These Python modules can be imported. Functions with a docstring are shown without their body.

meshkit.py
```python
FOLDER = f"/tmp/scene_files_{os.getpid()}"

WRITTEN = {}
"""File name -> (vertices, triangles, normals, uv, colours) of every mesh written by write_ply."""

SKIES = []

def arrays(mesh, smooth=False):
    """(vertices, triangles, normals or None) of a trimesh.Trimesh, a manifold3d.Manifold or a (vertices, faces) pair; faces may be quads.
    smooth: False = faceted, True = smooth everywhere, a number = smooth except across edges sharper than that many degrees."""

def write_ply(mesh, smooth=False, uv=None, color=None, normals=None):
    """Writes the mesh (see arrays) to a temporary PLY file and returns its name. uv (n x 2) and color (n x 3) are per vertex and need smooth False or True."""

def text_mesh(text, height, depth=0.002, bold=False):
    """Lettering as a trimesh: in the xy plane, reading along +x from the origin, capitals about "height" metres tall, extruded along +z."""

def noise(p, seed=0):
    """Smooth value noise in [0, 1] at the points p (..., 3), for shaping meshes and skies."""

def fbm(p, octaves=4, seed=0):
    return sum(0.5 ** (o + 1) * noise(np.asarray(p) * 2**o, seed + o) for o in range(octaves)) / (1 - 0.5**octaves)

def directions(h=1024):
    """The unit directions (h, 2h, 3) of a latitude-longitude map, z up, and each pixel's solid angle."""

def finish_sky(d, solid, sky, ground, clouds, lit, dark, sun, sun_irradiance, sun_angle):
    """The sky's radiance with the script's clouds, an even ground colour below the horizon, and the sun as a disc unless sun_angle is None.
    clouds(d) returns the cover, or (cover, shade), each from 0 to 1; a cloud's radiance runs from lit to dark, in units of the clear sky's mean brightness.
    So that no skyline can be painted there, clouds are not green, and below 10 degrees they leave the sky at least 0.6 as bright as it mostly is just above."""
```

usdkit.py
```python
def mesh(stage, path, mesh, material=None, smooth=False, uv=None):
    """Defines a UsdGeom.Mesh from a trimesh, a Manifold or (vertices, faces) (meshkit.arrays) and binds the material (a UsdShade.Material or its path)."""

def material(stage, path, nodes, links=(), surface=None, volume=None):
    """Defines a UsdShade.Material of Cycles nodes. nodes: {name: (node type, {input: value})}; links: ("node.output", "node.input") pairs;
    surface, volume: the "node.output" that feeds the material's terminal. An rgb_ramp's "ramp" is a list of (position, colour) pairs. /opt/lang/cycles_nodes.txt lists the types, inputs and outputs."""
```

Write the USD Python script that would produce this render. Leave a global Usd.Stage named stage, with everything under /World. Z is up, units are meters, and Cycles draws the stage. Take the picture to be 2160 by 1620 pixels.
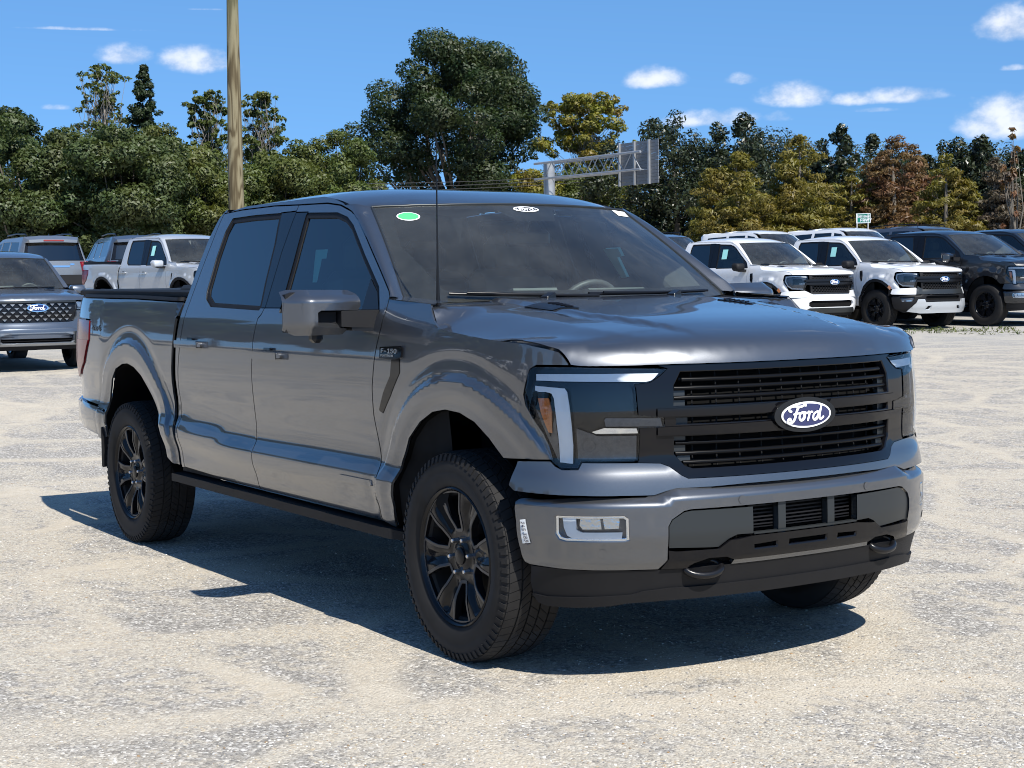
import math, random
import numpy as np
import trimesh
import shapely
from shapely.geometry import Polygon, LineString, Point, box as sbox, MultiPolygon
from shapely import affinity
from shapely.ops import unary_union
from scipy.spatial import Delaunay
from scipy.interpolate import PchipInterpolator, CubicSpline
import meshkit, usdkit
from pxr import Usd, UsdGeom, UsdLux, UsdShade, Gf, Sdf, Vt

stage = Usd.Stage.CreateInMemory()
UsdGeom.SetStageUpAxis(stage, UsdGeom.Tokens.z)
UsdGeom.SetStageMetersPerUnit(stage, 1.0)
UsdGeom.Xform.Define(stage, '/World')
UsdGeom.Scope.Define(stage, '/World/Looks')

# ---------------------------------------------------------------- camera
CAM_F, CAM_C = 3405.84, (5.3243, -4.0636, 1.4397)
CAM_YAW, CAM_PITCH, CAM_ROLL = 2.57693, -0.060457, -0.016824
EXPOSURE = 0.75
fwd = np.array([math.cos(CAM_PITCH) * math.cos(CAM_YAW), math.cos(CAM_PITCH) * math.sin(CAM_YAW), math.sin(CAM_PITCH)])
_r = np.cross(fwd, [0, 0, 1.0]); _r /= np.linalg.norm(_r); _u = np.cross(_r, fwd)
right = math.cos(CAM_ROLL) * _r + math.sin(CAM_ROLL) * _u
up = -math.sin(CAM_ROLL) * _r + math.cos(CAM_ROLL) * _u
cam = UsdGeom.Camera.Define(stage, '/World/camera')
cam.CreateHorizontalApertureAttr(36.0); cam.CreateVerticalApertureAttr(27.0)
cam.CreateFocalLengthAttr(36.0 * CAM_F / 2160)
cam.CreateClippingRangeAttr(Gf.Vec2f(0.1, 5000))
cam.CreateExposureAttr(EXPOSURE)
cam.AddTransformOp().Set(Gf.Matrix4d(*right, 0, *up, 0, *(-fwd), 0, *CAM_C, 1))

# ---------------------------------------------------------------- sun and sky
SUN = np.array([0.655, -0.025, 0.755]); SUN /= np.linalg.norm(SUN)
SUN_I, SKY_S = 1.2, 0.099
sun = UsdLux.DistantLight.Define(stage, '/World/sun')
sun.CreateIntensityAttr(SUN_I); sun.CreateAngleAttr(0.53); sun.CreateNormalizeAttr(True)
sun.CreateColorAttr(Gf.Vec3f(1.0, 0.955, 0.88))
_z = SUN; _x = np.cross([0, 0, 1.0], _z); _x /= np.linalg.norm(_x); _y = np.cross(_z, _x)
sun.AddTransformOp().Set(Gf.Matrix4d(*_x, 0, *_y, 0, *_z, 0, 0, 0, 60, 1))

# clouds as soft puffs at (azimuth, elevation) of the sky, in degrees, with half-widths and strength
CLOUDS = [(160.78, 7.97, 1.04, 0.54, 0.8), (158.48, 7.79, 1.43, 0.68, 0.9), (142.51, 7.04, 1.18, 0.5, 1.0), (139.49, 6.97, 0.71, 0.32, 0.6), (137.58, 6.3, 1.26, 0.59, 1.0), (135.65, 6.16, 1.01, 0.36, 0.8), (133.98, 6.2, 1.43, 0.41, 0.85), (130.42, 8.29, 1.26, 0.86, 1.05), (130.57, 5.15, 1.6, 1.04, 1.1), (140.52, 5.63, 1.85, 0.46, 0.8), (138.23, 5.64, 0.67, 0.32, 0.5), (134.85, 5.78, 0.93, 0.15, 0.45), (162.24, 8.88, 2.86, 0.1, 0.4), (130.42, 6.97, 0.57, 0.17, 0.5), (163.18, 6.26, 0.67, 0.17, 0.5), (157.94, 9.61, 1.18, 0.08, 0.25)]
def sky_material():
    n = {'sky': ('sky_texture', {'sky_type': 'single_scattering', 'sun_disc': False, 'sun_elevation': math.asin(SUN[2]), 'sun_rotation': math.atan2(SUN[0], SUN[1]),
                                 'altitude': 0.0, 'air_density': 1.0, 'aerosol_density': 0.2, 'ozone_density': 1.6}),
         'tc': ('texture_coordinate', {}), 'sep': ('separate_xyz', {}),
         'az': ('math', {'math_type': 'arctan2'}), 'el': ('math', {'math_type': 'arcsine'}),
         'azd': ('math', {'math_type': 'multiply', 'value2': 180 / math.pi}), 'eld': ('math', {'math_type': 'multiply', 'value2': 180 / math.pi}),
         'nz': ('noise_texture', {'scale': 42.0, 'detail': 8.0, 'roughness': 0.58}), 'mp': ('mapping', {'scale': (1, 1, 1.5)}),
         'nz0': ('math', {'math_type': 'subtract', 'value2': 0.5}), 'nzs': ('math', {'math_type': 'multiply', 'value2': 3.0}),
         'big': ('noise_texture', {'scale': 3.6, 'detail': 8.0, 'roughness': 0.58}), 'mp2': ('mapping', {'scale': (1, 1, 2.6), 'location': (3.1, 1.7, 0.4)}),
         'bigr': ('map_range', {'range_type': 'smoothstep', 'from_min': 0.60, 'from_max': 0.80, 'to_min': 0.0, 'to_max': 0.7}),
         'fade': ('map_range', {'range_type': 'smoothstep', 'from_min': 14.0, 'from_max': 24.0, 'to_min': 0.0, 'to_max': 1.0}),
         'back': ('map_range', {'range_type': 'smoothstep', 'from_min': -0.5, 'from_max': 0.1, 'to_min': 0.0, 'to_max': 1.0}),
         'bf': ('math', {'math_type': 'maximum'}), 'bm': ('math', {'math_type': 'multiply'}),
         'sat': ('hsv', {'saturation': 1.15, 'value': 1.0}), 'wz': ('math', {'math_type': 'multiply_add', 'value2': 0.80, 'value3': 0.20}), 'wc': ('combine_xyz', {}), 'wn': ('vector_math', {'math_type': 'normalize'}),
         'tint': ('mix', {'mix_type': 'multiply', 'fac': 1.0, 'color2': (.76, .97, 1.10)}), 'lit': ('mix', {'fac': 0.0, 'color2': (1.0, 1.0, 1.0)}),
         'bg': ('background_shader', {'strength': SKY_S})}
    L = [('sep.z', 'wz.value1'), ('sep.x', 'wc.x'), ('sep.y', 'wc.y'), ('wz.value', 'wc.z'), ('wc.vector', 'wn.vector1'), ('wn.vector', 'sky.vector'), ('tc.generated', 'sep.vector'), ('sep.y', 'az.value1'), ('sep.x', 'az.value2'), ('sep.z', 'el.value1'), ('az.value', 'azd.value1'), ('el.value', 'eld.value1'),
         ('tc.generated', 'mp.vector'), ('mp.vector', 'nz.vector'), ('nz.fac', 'nz0.value1'), ('nz0.value', 'nzs.value1'),
         ('tc.generated', 'mp2.vector'), ('mp2.vector', 'big.vector'), ('big.fac', 'bigr.value'), ('eld.value', 'fade.value'), ('sep.x', 'back.value'),
         ('fade.result', 'bf.value1'), ('back.result', 'bf.value2'), ('bigr.result', 'bm.value1'), ('bf.value', 'bm.value2')]
    prev = None
    for i, (a, e, w, h, k) in enumerate(CLOUDS):
        for nm, src, c0, s0 in (('a', 'azd', a, w), ('e', 'eld', e, h)):
            n[f'{nm}s{i}'] = ('math', {'math_type': 'subtract', 'value2': c0}); n[f'{nm}d{i}'] = ('math', {'math_type': 'divide', 'value2': s0})
            L += [(f'{src}.value', f'{nm}s{i}.value1'), (f'{nm}s{i}.value', f'{nm}d{i}.value1')]
        n[f'low{i}'] = ('math', {'math_type': 'multiply', 'value2': -2.0}); n[f'em{i}'] = ('math', {'math_type': 'maximum'})
        n[f'q{i}'] = ('math', {'math_type': 'power', 'value2': 2.0}); n[f'r{i}'] = ('math', {'math_type': 'multiply_add'})
        n[f'k{i}'] = ('math', {'math_type': 'subtract', 'value1': k})
        L += [(f'ed{i}.value', f'low{i}.value1'), (f'ed{i}.value', f'em{i}.value1'), (f'low{i}.value', f'em{i}.value2'), (f'em{i}.value', f'q{i}.value1'),
              (f'ad{i}.value', f'r{i}.value1'), (f'ad{i}.value', f'r{i}.value2'), (f'q{i}.value', f'r{i}.value3'), (f'r{i}.value', f'k{i}.value2')]
        if prev is None:
            prev = f'k{i}.value'
        else:
            n[f'm{i}'] = ('math', {'math_type': 'maximum'}); L += [(prev, f'm{i}.value1'), (f'k{i}.value', f'm{i}.value2')]; prev = f'm{i}.value'
    n['cl'] = ('math', {'math_type': 'maximum', 'value2': -1.3}); n['sum'] = ('math', {'math_type': 'add'})
    n['cov'] = ('map_range', {'range_type': 'smoothstep', 'from_min': -0.30, 'from_max': 1.45, 'to_min': 0.0, 'to_max': 0.80})
    n['all'] = ('math', {'math_type': 'maximum'})
    n['shade'] = ('map_range', {'range_type': 'smoothstep', 'from_min': 0.35, 'from_max': 0.62, 'to_min': 0.0, 'to_max': 1.0})
    n['ccol'] = ('mix', {'color1': CLOUD_DARK, 'color2': CLOUD_LIT})
    L += [(prev, 'cl.value1'), ('cl.value', 'sum.value1'), ('nzs.value', 'sum.value2'), ('sum.value', 'cov.value'), ('cov.result', 'all.value1'), ('bm.value', 'all.value2'),
          ('nz.fac', 'shade.value'), ('shade.result', 'ccol.fac'),
          ('sky.color', 'sat.color'), ('sat.color', 'tint.color1'), ('tint.color', 'lit.color1'), ('ccol.color', 'lit.color2'), ('all.value', 'lit.fac'), ('lit.color', 'bg.color')]
    return usdkit.material(stage, '/World/Looks/sky_look', n, L, surface='bg.background')
CLOUD_LIT, CLOUD_DARK = (6.6, 6.7, 7.0), (4.4, 4.8, 5.6)
dome = UsdLux.DomeLight.Define(stage, '/World/sky')
dome.GetPrim().SetCustomDataByKey('kind', 'structure')
UsdShade.MaterialBindingAPI.Apply(dome.GetPrim()).Bind(sky_material())

# ================================================================ helpers
def material(name, nodes, links=(), surface='p.BSDF'):
    return usdkit.material(stage, '/World/Looks/' + name, nodes, links, surface=surface)

def simple(name, color, rough=0.5, metal=0.0, spec=0.5, coat=0.0, coat_rough=0.03, var=0.0, scale=20.0, bump=0.0, bscale=200.0, extra=None):
    """A principled material with a little procedural variation of colour and relief."""
    n = {'p': ('principled_bsdf', {'base_color': color, 'roughness': rough, 'metallic': metal, 'specular_ior_level': spec, 'coat_weight': coat, 'coat_roughness': coat_rough, **(extra or {})})}
    L = []
    if var or bump:
        n['tc'] = ('texture_coordinate', {})
    if var:
        n['n'] = ('noise_texture', {'scale': scale, 'detail': 5.0, 'roughness': 0.6})
        c = np.array(color)
        n['r'] = ('rgb_ramp', {'ramp': [(0.25, tuple(c * (1 - var))), (0.75, tuple(np.minimum(c * (1 + var), 1)))]})
        L += [('tc.object', 'n.vector'), ('n.fac', 'r.fac'), ('r.color', 'p.base_color')]
    if bump:
        n['bn'] = ('noise_texture', {'scale': bscale, 'detail': 3.0}); n['b'] = ('bump', {'strength': bump, 'distance': 0.002})
        L += [('tc.object', 'bn.vector'), ('bn.fac', 'b.height'), ('b.normal', 'p.normal')]
    return material(name, n, L)

def paint(name, color, flake=0.25, metal=0.55, rough=0.36, dust=0.08, ior=1.5):
    """Car paint: metallic base under clear coat, fine flake and a breath of dust."""
    c = np.array(color)
    n = {'tc': ('texture_coordinate', {}), 'v': ('noise_texture', {'scale': 900.0, 'detail': 1.0}),
         'r': ('rgb_ramp', {'ramp': [(0.3, tuple(c * (1 - flake))), (0.7, tuple(np.minimum(c * (1 + flake), 1)))]}),
         'd': ('noise_texture', {'scale': 2.3, 'detail': 6.0, 'roughness': 0.65}), 'dr': ('map_range', {'from_min': 0.3, 'from_max': 0.8, 'to_min': 0.012, 'to_max': 0.012 + dust * 0.35}),
         'o': ('noise_texture', {'scale': 160.0, 'detail': 2.0}), 'b': ('bump', {'strength': 0.018, 'distance': 0.001}),
         'p': ('principled_bsdf', {'metallic': metal, 'roughness': rough, 'coat_weight': 1.0, 'coat_roughness': 0.02, 'coat_ior': ior, 'specular_ior_level': 0.5})}
    L = [('tc.object', 'v.vector'), ('v.fac', 'r.fac'), ('r.color', 'p.base_color'), ('tc.object', 'd.vector'), ('d.fac', 'dr.value'), ('dr.result', 'p.coat_roughness'),
         ('tc.object', 'o.vector'), ('o.fac', 'b.height'), ('b.normal', 'p.coat_normal')]
    return material(name, n, L)

def glass(name, tint, ior=1.5, rough=0.0, add=0.0):
    """Window pane: tinted transparency under a fresnel reflection."""
    return material(name, {'t': ('transparent_bsdf', {'color': tint}), 'g': ('glossy_bsdf', {'color': (1, 1, 1), 'roughness': rough}), 'f': ('fresnel', {'IOR': ior}),
                           'a': ('math', {'math_type': 'add', 'value2': add, 'use_clamp': True}), 'm': ('mix_closure', {})},
                    [('f.fac', 'a.value1'), ('a.value', 'm.fac'), ('t.BSDF', 'm.closure1'), ('g.BSDF', 'm.closure2')], surface='m.closure')

def dusty_glass(name, tint, dust=.055):
    """A pane with a thin uneven film of dust."""
    return material(name, {'t': ('transparent_bsdf', {'color': tint}), 'd': ('diffuse_bsdf', {'color': (.62, .63, .58)}), 'g': ('glossy_bsdf', {'color': (1, 1, 1), 'roughness': .0}), 'f': ('fresnel', {'IOR': 1.5}), 'tc': ('texture_coordinate', {}), 'n': ('noise_texture', {'scale': 1.6, 'detail': 6.0, 'roughness': .7}),
                           'dr': ('map_range', {'range_type': 'smoothstep', 'from_min': .3, 'from_max': .75, 'to_min': dust * .45, 'to_max': dust * 1.6}), 'm1': ('mix_closure', {}), 'm': ('mix_closure', {})},
                    [('tc.object', 'n.vector'), ('n.fac', 'dr.value'), ('dr.result', 'm1.fac'), ('t.BSDF', 'm1.closure1'), ('d.BSDF', 'm1.closure2'), ('f.fac', 'm.fac'), ('m1.closure', 'm.closure1'), ('g.BSDF', 'm.closure2')], surface='m.closure')

WARP = [None]
class MB:
    """Collects shapes with normals; build() makes them ONE mesh prim."""
    def __init__(s):
        s.v, s.f, s.n, s.k = [], [], [], 0
    def raw(s, v, f, n):
        s.v.append(np.asarray(v, float)); s.f.append(np.asarray(f, int) + s.k); s.n.append(np.asarray(n, float)); s.k += len(v); return s
    def add(s, m, smooth=32, M=None):
        if isinstance(m, MB):
            v, f, n = m.arr()
        else:
            v, f, n = meshkit.arrays(m, smooth)
            if n is None:
                v, n = v[f].reshape(-1, 3), None
                f = np.arange(len(v)).reshape(-1, 3)
                n = np.repeat(np.cross(v[1::3] - v[::3], v[2::3] - v[::3]), 3, 0); n /= np.linalg.norm(n, axis=1, keepdims=True) + 1e-20
        if M is not None:
            M = np.asarray(M, float); v = v @ M[:3, :3].T + M[:3, 3]
            n = n @ np.linalg.inv(M[:3, :3]); n /= np.linalg.norm(n, axis=1, keepdims=True) + 1e-20
            if np.linalg.det(M[:3, :3]) < 0: f = f[:, ::-1]
        return s.raw(v, f, n)
    def arr(s):
        return np.vstack(s.v), np.vstack(s.f), np.vstack(s.n)
    def mirror(s):
        v, f, n = s.arr(); o = MB(); q = np.array([1, -1, 1]); return o.raw(v * q, f[:, ::-1], n * q)
    def moved(s, M):
        return MB().add(s, M=M)
    def ntri(s): return sum(len(f) for f in s.f)
    def build(s, name, mat, parent, label=None):
        v, f, n = s.arr(); v = WARP[0](v) if WARP[0] else v; base = f'{parent}/{name}'; path = base; i = 0
        while stage.GetPrimAtPath(path).IsValid():
            i += 1; path = f'{base}_{i:03d}'
        m = UsdGeom.Mesh.Define(stage, path)
        m.CreatePointsAttr(Vt.Vec3fArray.FromNumpy(v.astype(np.float32))); m.CreateFaceVertexCountsAttr(Vt.IntArray.FromNumpy(np.full(len(f), 3, np.int32)))
        m.CreateFaceVertexIndicesAttr(Vt.IntArray.FromNumpy(f.astype(np.int32).ravel())); m.CreateSubdivisionSchemeAttr('none')
        m.CreateNormalsAttr(Vt.Vec3fArray.FromNumpy(n.astype(np.float32))); m.SetNormalsInterpolation('vertex')
        if mat is not None: UsdShade.MaterialBindingAPI.Apply(m.GetPrim()).Bind(mat)
        if label: m.GetPrim().SetCustomDataByKey('label', label)
        return path

def free(path):
    base, i = path, 0
    while stage.GetPrimAtPath(path).IsValid():
        i += 1; path = f'{base}_{i:03d}'
    return path

def thing(name, label, cat, loc=(0, 0, 0), rz=0.0, group=None, tilt=None):
    path = free('/World/' + name); x = UsdGeom.Xform.Define(stage, path)
    x.AddTranslateOp().Set(Gf.Vec3d(*map(float, loc)))
    x.AddRotateZOp().Set(math.degrees(rz))
    if tilt: x.AddRotateYOp().Set(math.degrees(tilt))
    tag(path, label, cat, group); return path

def tag(path, label=None, cat=None, group=None, kind=None):
    p = stage.GetPrimAtPath(path)
    for k, v in (('label', label), ('category', cat), ('group', group), ('kind', kind)):
        if v: p.SetCustomDataByKey(k, v)
    return path

def sub(parent, name, loc=(0, 0, 0), rz=0.0, scale=None):
    path = free(f'{parent}/{name}'); x = UsdGeom.Xform.Define(stage, path); x.AddTranslateOp().Set(Gf.Vec3d(*map(float, loc))); x.AddRotateZOp().Set(math.degrees(rz))
    if scale: x.AddScaleOp().Set(Gf.Vec3f(*scale))
    return path

def copy_of(src, name, label, cat, loc, rz, group=None, scale=None, tilt=None):
    path = free('/World/' + name); x = UsdGeom.Xform.Define(stage, path)
    x.GetPrim().GetReferences().AddInternalReference(src); x.GetPrim().SetInstanceable(True)
    x.ClearXformOpOrder()
    for op in x.GetPrim().GetAttributes():
        pass
    ops = [x.AddTranslateOp(opSuffix='put'), x.AddRotateZOp(opSuffix='put')]
    ops[0].Set(Gf.Vec3d(*map(float, loc))); ops[1].Set(math.degrees(rz))
    if scale is not None:
        o = x.AddScaleOp(opSuffix='put'); o.Set(Gf.Vec3f(*map(float, scale))); ops.append(o)
    x.SetXformOpOrder(ops)
    tag(path, label, cat, group); return path

def tri_poly(poly, h, hb=None):
    """Points, triangles and boundary loops of a polygon filled with an even grid."""
    hb = hb or h
    pts, loops = [], []
    for ring in [poly.exterior, *poly.interiors]:
        c = np.array(ring.coords)[:-1]; out = []
        if (ring is poly.exterior) != ring.is_ccw: c = c[::-1]
        for a, b in zip(c, np.roll(c, -1, 0)):
            k = max(1, int(math.ceil(np.linalg.norm(b - a) / hb))); out += [a + (b - a) * i / k for i in range(k)]
        loops.append(np.arange(len(out)) + len(pts)); pts += out
    x0, y0, x1, y1 = poly.bounds
    gx, gy = np.meshgrid(np.arange(x0 + h / 2, x1, h), np.arange(y0 + h / 2, y1, h * 0.87)); gx = gx + (np.arange(gx.shape[0]) % 2)[:, None] * h / 2
    inner = poly.buffer(-0.45 * hb)
    if not inner.is_empty and gx.size:
        k = shapely.contains_xy(inner, gx.ravel(), gy.ravel()); pts += list(np.stack([gx.ravel()[k], gy.ravel()[k]], 1))
    P = np.array(pts); f = Delaunay(P).simplices if len(P) > 3 else np.array([[0, 1, 2]])
    c = P[f].mean(1); a = P[f[:, 1]] - P[f[:, 0]]; b = P[f[:, 2]] - P[f[:, 0]]; ar = a[:, 0] * b[:, 1] - a[:, 1] * b[:, 0]
    f = np.where((ar < 0)[:, None], f[:, ::-1], f)
    f = f[shapely.contains_xy(poly, c[:, 0], c[:, 1]) & (np.abs(ar) > 1e-9)]
    return P, f, loops

def snorm(surf, u, v, e=1.5e-3):
    du = surf(u + e, v) - surf(u - e, v); dv = surf(u, v + e) - surf(u, v - e)
    n = np.cross(du, dv); return n / (np.linalg.norm(n, axis=1, keepdims=True) + 1e-20)

def poly(p):
    p = p if hasattr(p, 'geom_type') else Polygon(p)
    return p if p.is_valid else p.buffer(0)

def panel(p, surf, h=0.04, t=0.012, off=0.0, hb=None, bevel=0.0025, flip=False, round_=0.0):
    """A sheet of the surface surf(u, v), cut to the polygon p, with a bevelled edge turned inwards by t."""
    o = MB(); p = poly(p)
    if round_: p = p.buffer(-round_, quad_segs=4).buffer(round_, quad_segs=4)
    for g in getattr(p, 'geoms', [p]):
        if g.is_empty or g.area < 1e-7: continue
        P, f, loops = tri_poly(g, h, hb); u, v = P[:, 0], P[:, 1]
        N = snorm(surf, u, v) * (-1 if flip else 1); V = surf(u, v) + N * off
        fn = np.cross(V[f[:, 1]] - V[f[:, 0]], V[f[:, 2]] - V[f[:, 0]]); bad = (fn * N[f].sum(1)).sum(1) < 0
        f2 = np.where(bad[:, None], f[:, ::-1], f); o.raw(V, f2, N)
        if t:
            for lp in loops:
                B, BN = V[lp], N[lp]; T = np.roll(B, -1, 0) - np.roll(B, 1, 0); T /= np.linalg.norm(T, axis=1, keepdims=True) + 1e-20
                O = np.cross(T, BN); O /= np.linalg.norm(O, axis=1, keepdims=True) + 1e-20
                # outward: away from the polygon in uv
                tu = np.roll(P[lp], -1, 0) - np.roll(P[lp], 1, 0); ou = np.stack([tu[:, 1], -tu[:, 0]], 1); ou /= np.linalg.norm(ou, axis=1, keepdims=True) + 1e-20
                W = surf(P[lp][:, 0] + ou[:, 0] * 1e-3, P[lp][:, 1] + ou[:, 1] * 1e-3) - surf(P[lp][:, 0], P[lp][:, 1])
                O *= np.sign((W * O).sum(1) + 1e-30)[:, None]
                m = len(lp); rings = [(B, BN), (B - BN * bevel + O * bevel * .6, (BN + O) / 1.414), (B - BN * bevel + O * bevel * .6, O), (B - BN * t + O * bevel * .6, O)]
                vv = np.vstack([r[0] for r in rings]); nn = np.vstack([r[1] for r in rings]); i = np.arange(m); j = (i + 1) % m; ff = []
                for k in (0, 2):
                    a, b, c, d = i + k * m, j + k * m, j + (k + 1) * m, i + (k + 1) * m
                    q = np.vstack([np.stack([a, b, c], 1), np.stack([a, c, d], 1)])
                    fn = np.cross(vv[q[:, 1]] - vv[q[:, 0]], vv[q[:, 2]] - vv[q[:, 0]]); ff.append(np.where(((fn * nn[q].sum(1)).sum(1) < 0)[:, None], q[:, ::-1], q))
                o.raw(vv, np.vstack(ff), nn)
    return o

def sheet(surf, us, vs, flip=False):
    """An open grid of surf over us x vs with smooth normals."""
    U, V = np.meshgrid(us, vs, indexing='ij'); p = surf(U.ravel(), V.ravel()); n = snorm(surf, U.ravel(), V.ravel()) * (-1 if flip else 1)
    a, b = len(us), len(vs); i, j = np.meshgrid(np.arange(a - 1), np.arange(b - 1), indexing='ij'); q = (i * b + j).ravel()
    f = np.vstack([np.stack([q, q + b, q + b + 1], 1), np.stack([q, q + b + 1, q + 1], 1)])
    fn = np.cross(p[f[:, 1]] - p[f[:, 0]], p[f[:, 2]] - p[f[:, 0]])
    return MB().raw(p, np.where(((fn * n[f].sum(1)).sum(1) < 0)[:, None], f[:, ::-1], f), n)

def rbox(size, r=0.01, loc=(0, 0, 0), M=None):
    """A box with chamfered edges."""
    s = np.array(size, float) / 2; r = min(r, *(s * 0.98)); p = []
    for a in (-1, 1):
        for b in (-1, 1):
            for c in (-1, 1):
                for k in range(3):
                    q = s.copy(); q[k] -= 0; q[(k + 1) % 3] -= r; q[(k + 2) % 3] -= r; p.append(q * (a, b, c))
    m = trimesh.convex.convex_hull(np.array(p)); m.apply_translation(loc)
    if M is not None: m.apply_transform(M)
    return m

def hull(pts): return trimesh.convex.convex_hull(np.asarray(pts, float))

def tube(path, r, sides=8, cap=True, closed=False):
    p = np.asarray(path, float); n = len(p); r = np.broadcast_to(r, (n,)).astype(float)
    t = (np.roll(p, -1, 0) - np.roll(p, 1, 0)) if closed else np.gradient(p, axis=0); t /= np.linalg.norm(t, axis=1, keepdims=True) + 1e-12
    a = np.cross(t[0], [0, 0, 1.0] if abs(t[0][2]) < .9 else [1.0, 0, 0]); A = []
    for k in range(n):
        a = a - t[k] * (a @ t[k]); a /= np.linalg.norm(a) + 1e-12; A.append(a)
    A = np.array(A); B = np.cross(t, A); g = np.arange(sides) * 2 * np.pi / sides
    d = np.cos(g)[None, :, None] * A[:, None] + np.sin(g)[None, :, None] * B[:, None]; v = (p[:, None] + r[:, None, None] * d).reshape(-1, 3); nn = d.reshape(-1, 3)
    m = n if closed else n - 1; i, j = np.meshgrid(np.arange(m), np.arange(sides), indexing='ij'); i2 = (i + 1) % n; j2 = (j + 1) % sides
    q = np.stack([i * sides + j, i * sides + j2, i2 * sides + j2, i2 * sides + j], -1).reshape(-1, 4); f = np.vstack([q[:, [0, 1, 2]], q[:, [0, 2, 3]]])
    o = MB().raw(v, f, nn)
    if cap and not closed:
        for e, sg in ((0, -1), (n - 1, 1)):
            c = np.vstack([v[e * sides:(e + 1) * sides], p[e]]); k = np.arange(sides); ff = np.stack([np.full(sides, sides), k, (k + 1) % sides], 1)
            o.raw(c, ff if sg > 0 else ff[:, ::-1], np.repeat(t[e][None] * sg, sides + 1, 0))
    return o

def bar(a, b, w, hgt, r=0.003, upv=(0, 0, 1)):
    """A straight bar of rectangular section from a to b."""
    a, b = np.asarray(a, float), np.asarray(b, float); d = b - a; L = np.linalg.norm(d); d /= L; s = np.cross(upv, d)
    if np.linalg.norm(s) < 1e-6: s = np.array([1.0, 0, 0])
    s /= np.linalg.norm(s); u = np.cross(d, s); M = np.eye(4); M[:3, 0], M[:3, 1], M[:3, 2], M[:3, 3] = d, s, u, (a + b) / 2
    return rbox((L, w, hgt), r, M=M)

def lathe(prof, n=48, axis='y', smooth=35):
    """Revolves (radius, height) points about the axis; profile runs so that outside faces out."""
    m = trimesh.creation.revolve(np.asarray(prof, float), sections=n)
    if axis == 'y': m.apply_transform(trimesh.transformations.rotation_matrix(-math.pi / 2, [1, 0, 0]))
    m.fix_normals(); return m

def flat_poly(p, d0, d1):
    """The polygon p extruded from height d0 to d1."""
    p = poly(p); ms = [trimesh.creation.extrude_polygon(g, d1 - d0, engine='earcut') for g in getattr(p, 'geoms', [p]) if g.area > 1e-10]
    m = trimesh.util.concatenate(ms); m.apply_translation((0, 0, d0)); return m

def frame(o, x, y, z=None):
    x, y = np.asarray(x, float), np.asarray(y, float); z = np.cross(x, y) if z is None else np.asarray(z, float); M = np.eye(4); M[:3, 0], M[:3, 1], M[:3, 2], M[:3, 3] = x, y, z, o; return M

def tri3(loc, sc=1.0, rz=0.0):
    M = np.eye(4); M[:3, :3] = trimesh.transformations.rotation_matrix(rz, [0, 0, 1])[:3, :3] * sc; M[:3, 3] = loc; return M

def ss(x, a, b):
    t = np.clip((np.asarray(x, float) - a) / (b - a), 0, 1); return t * t * (3 - 2 * t)

def ngon(cx, cy, rx, ry=None, n=32, ph=0.0):
    a = np.arange(n) * 2 * np.pi / n + ph; return Polygon(np.stack([cx + rx * np.cos(a), cy + (ry or rx) * np.sin(a)], 1))

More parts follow.
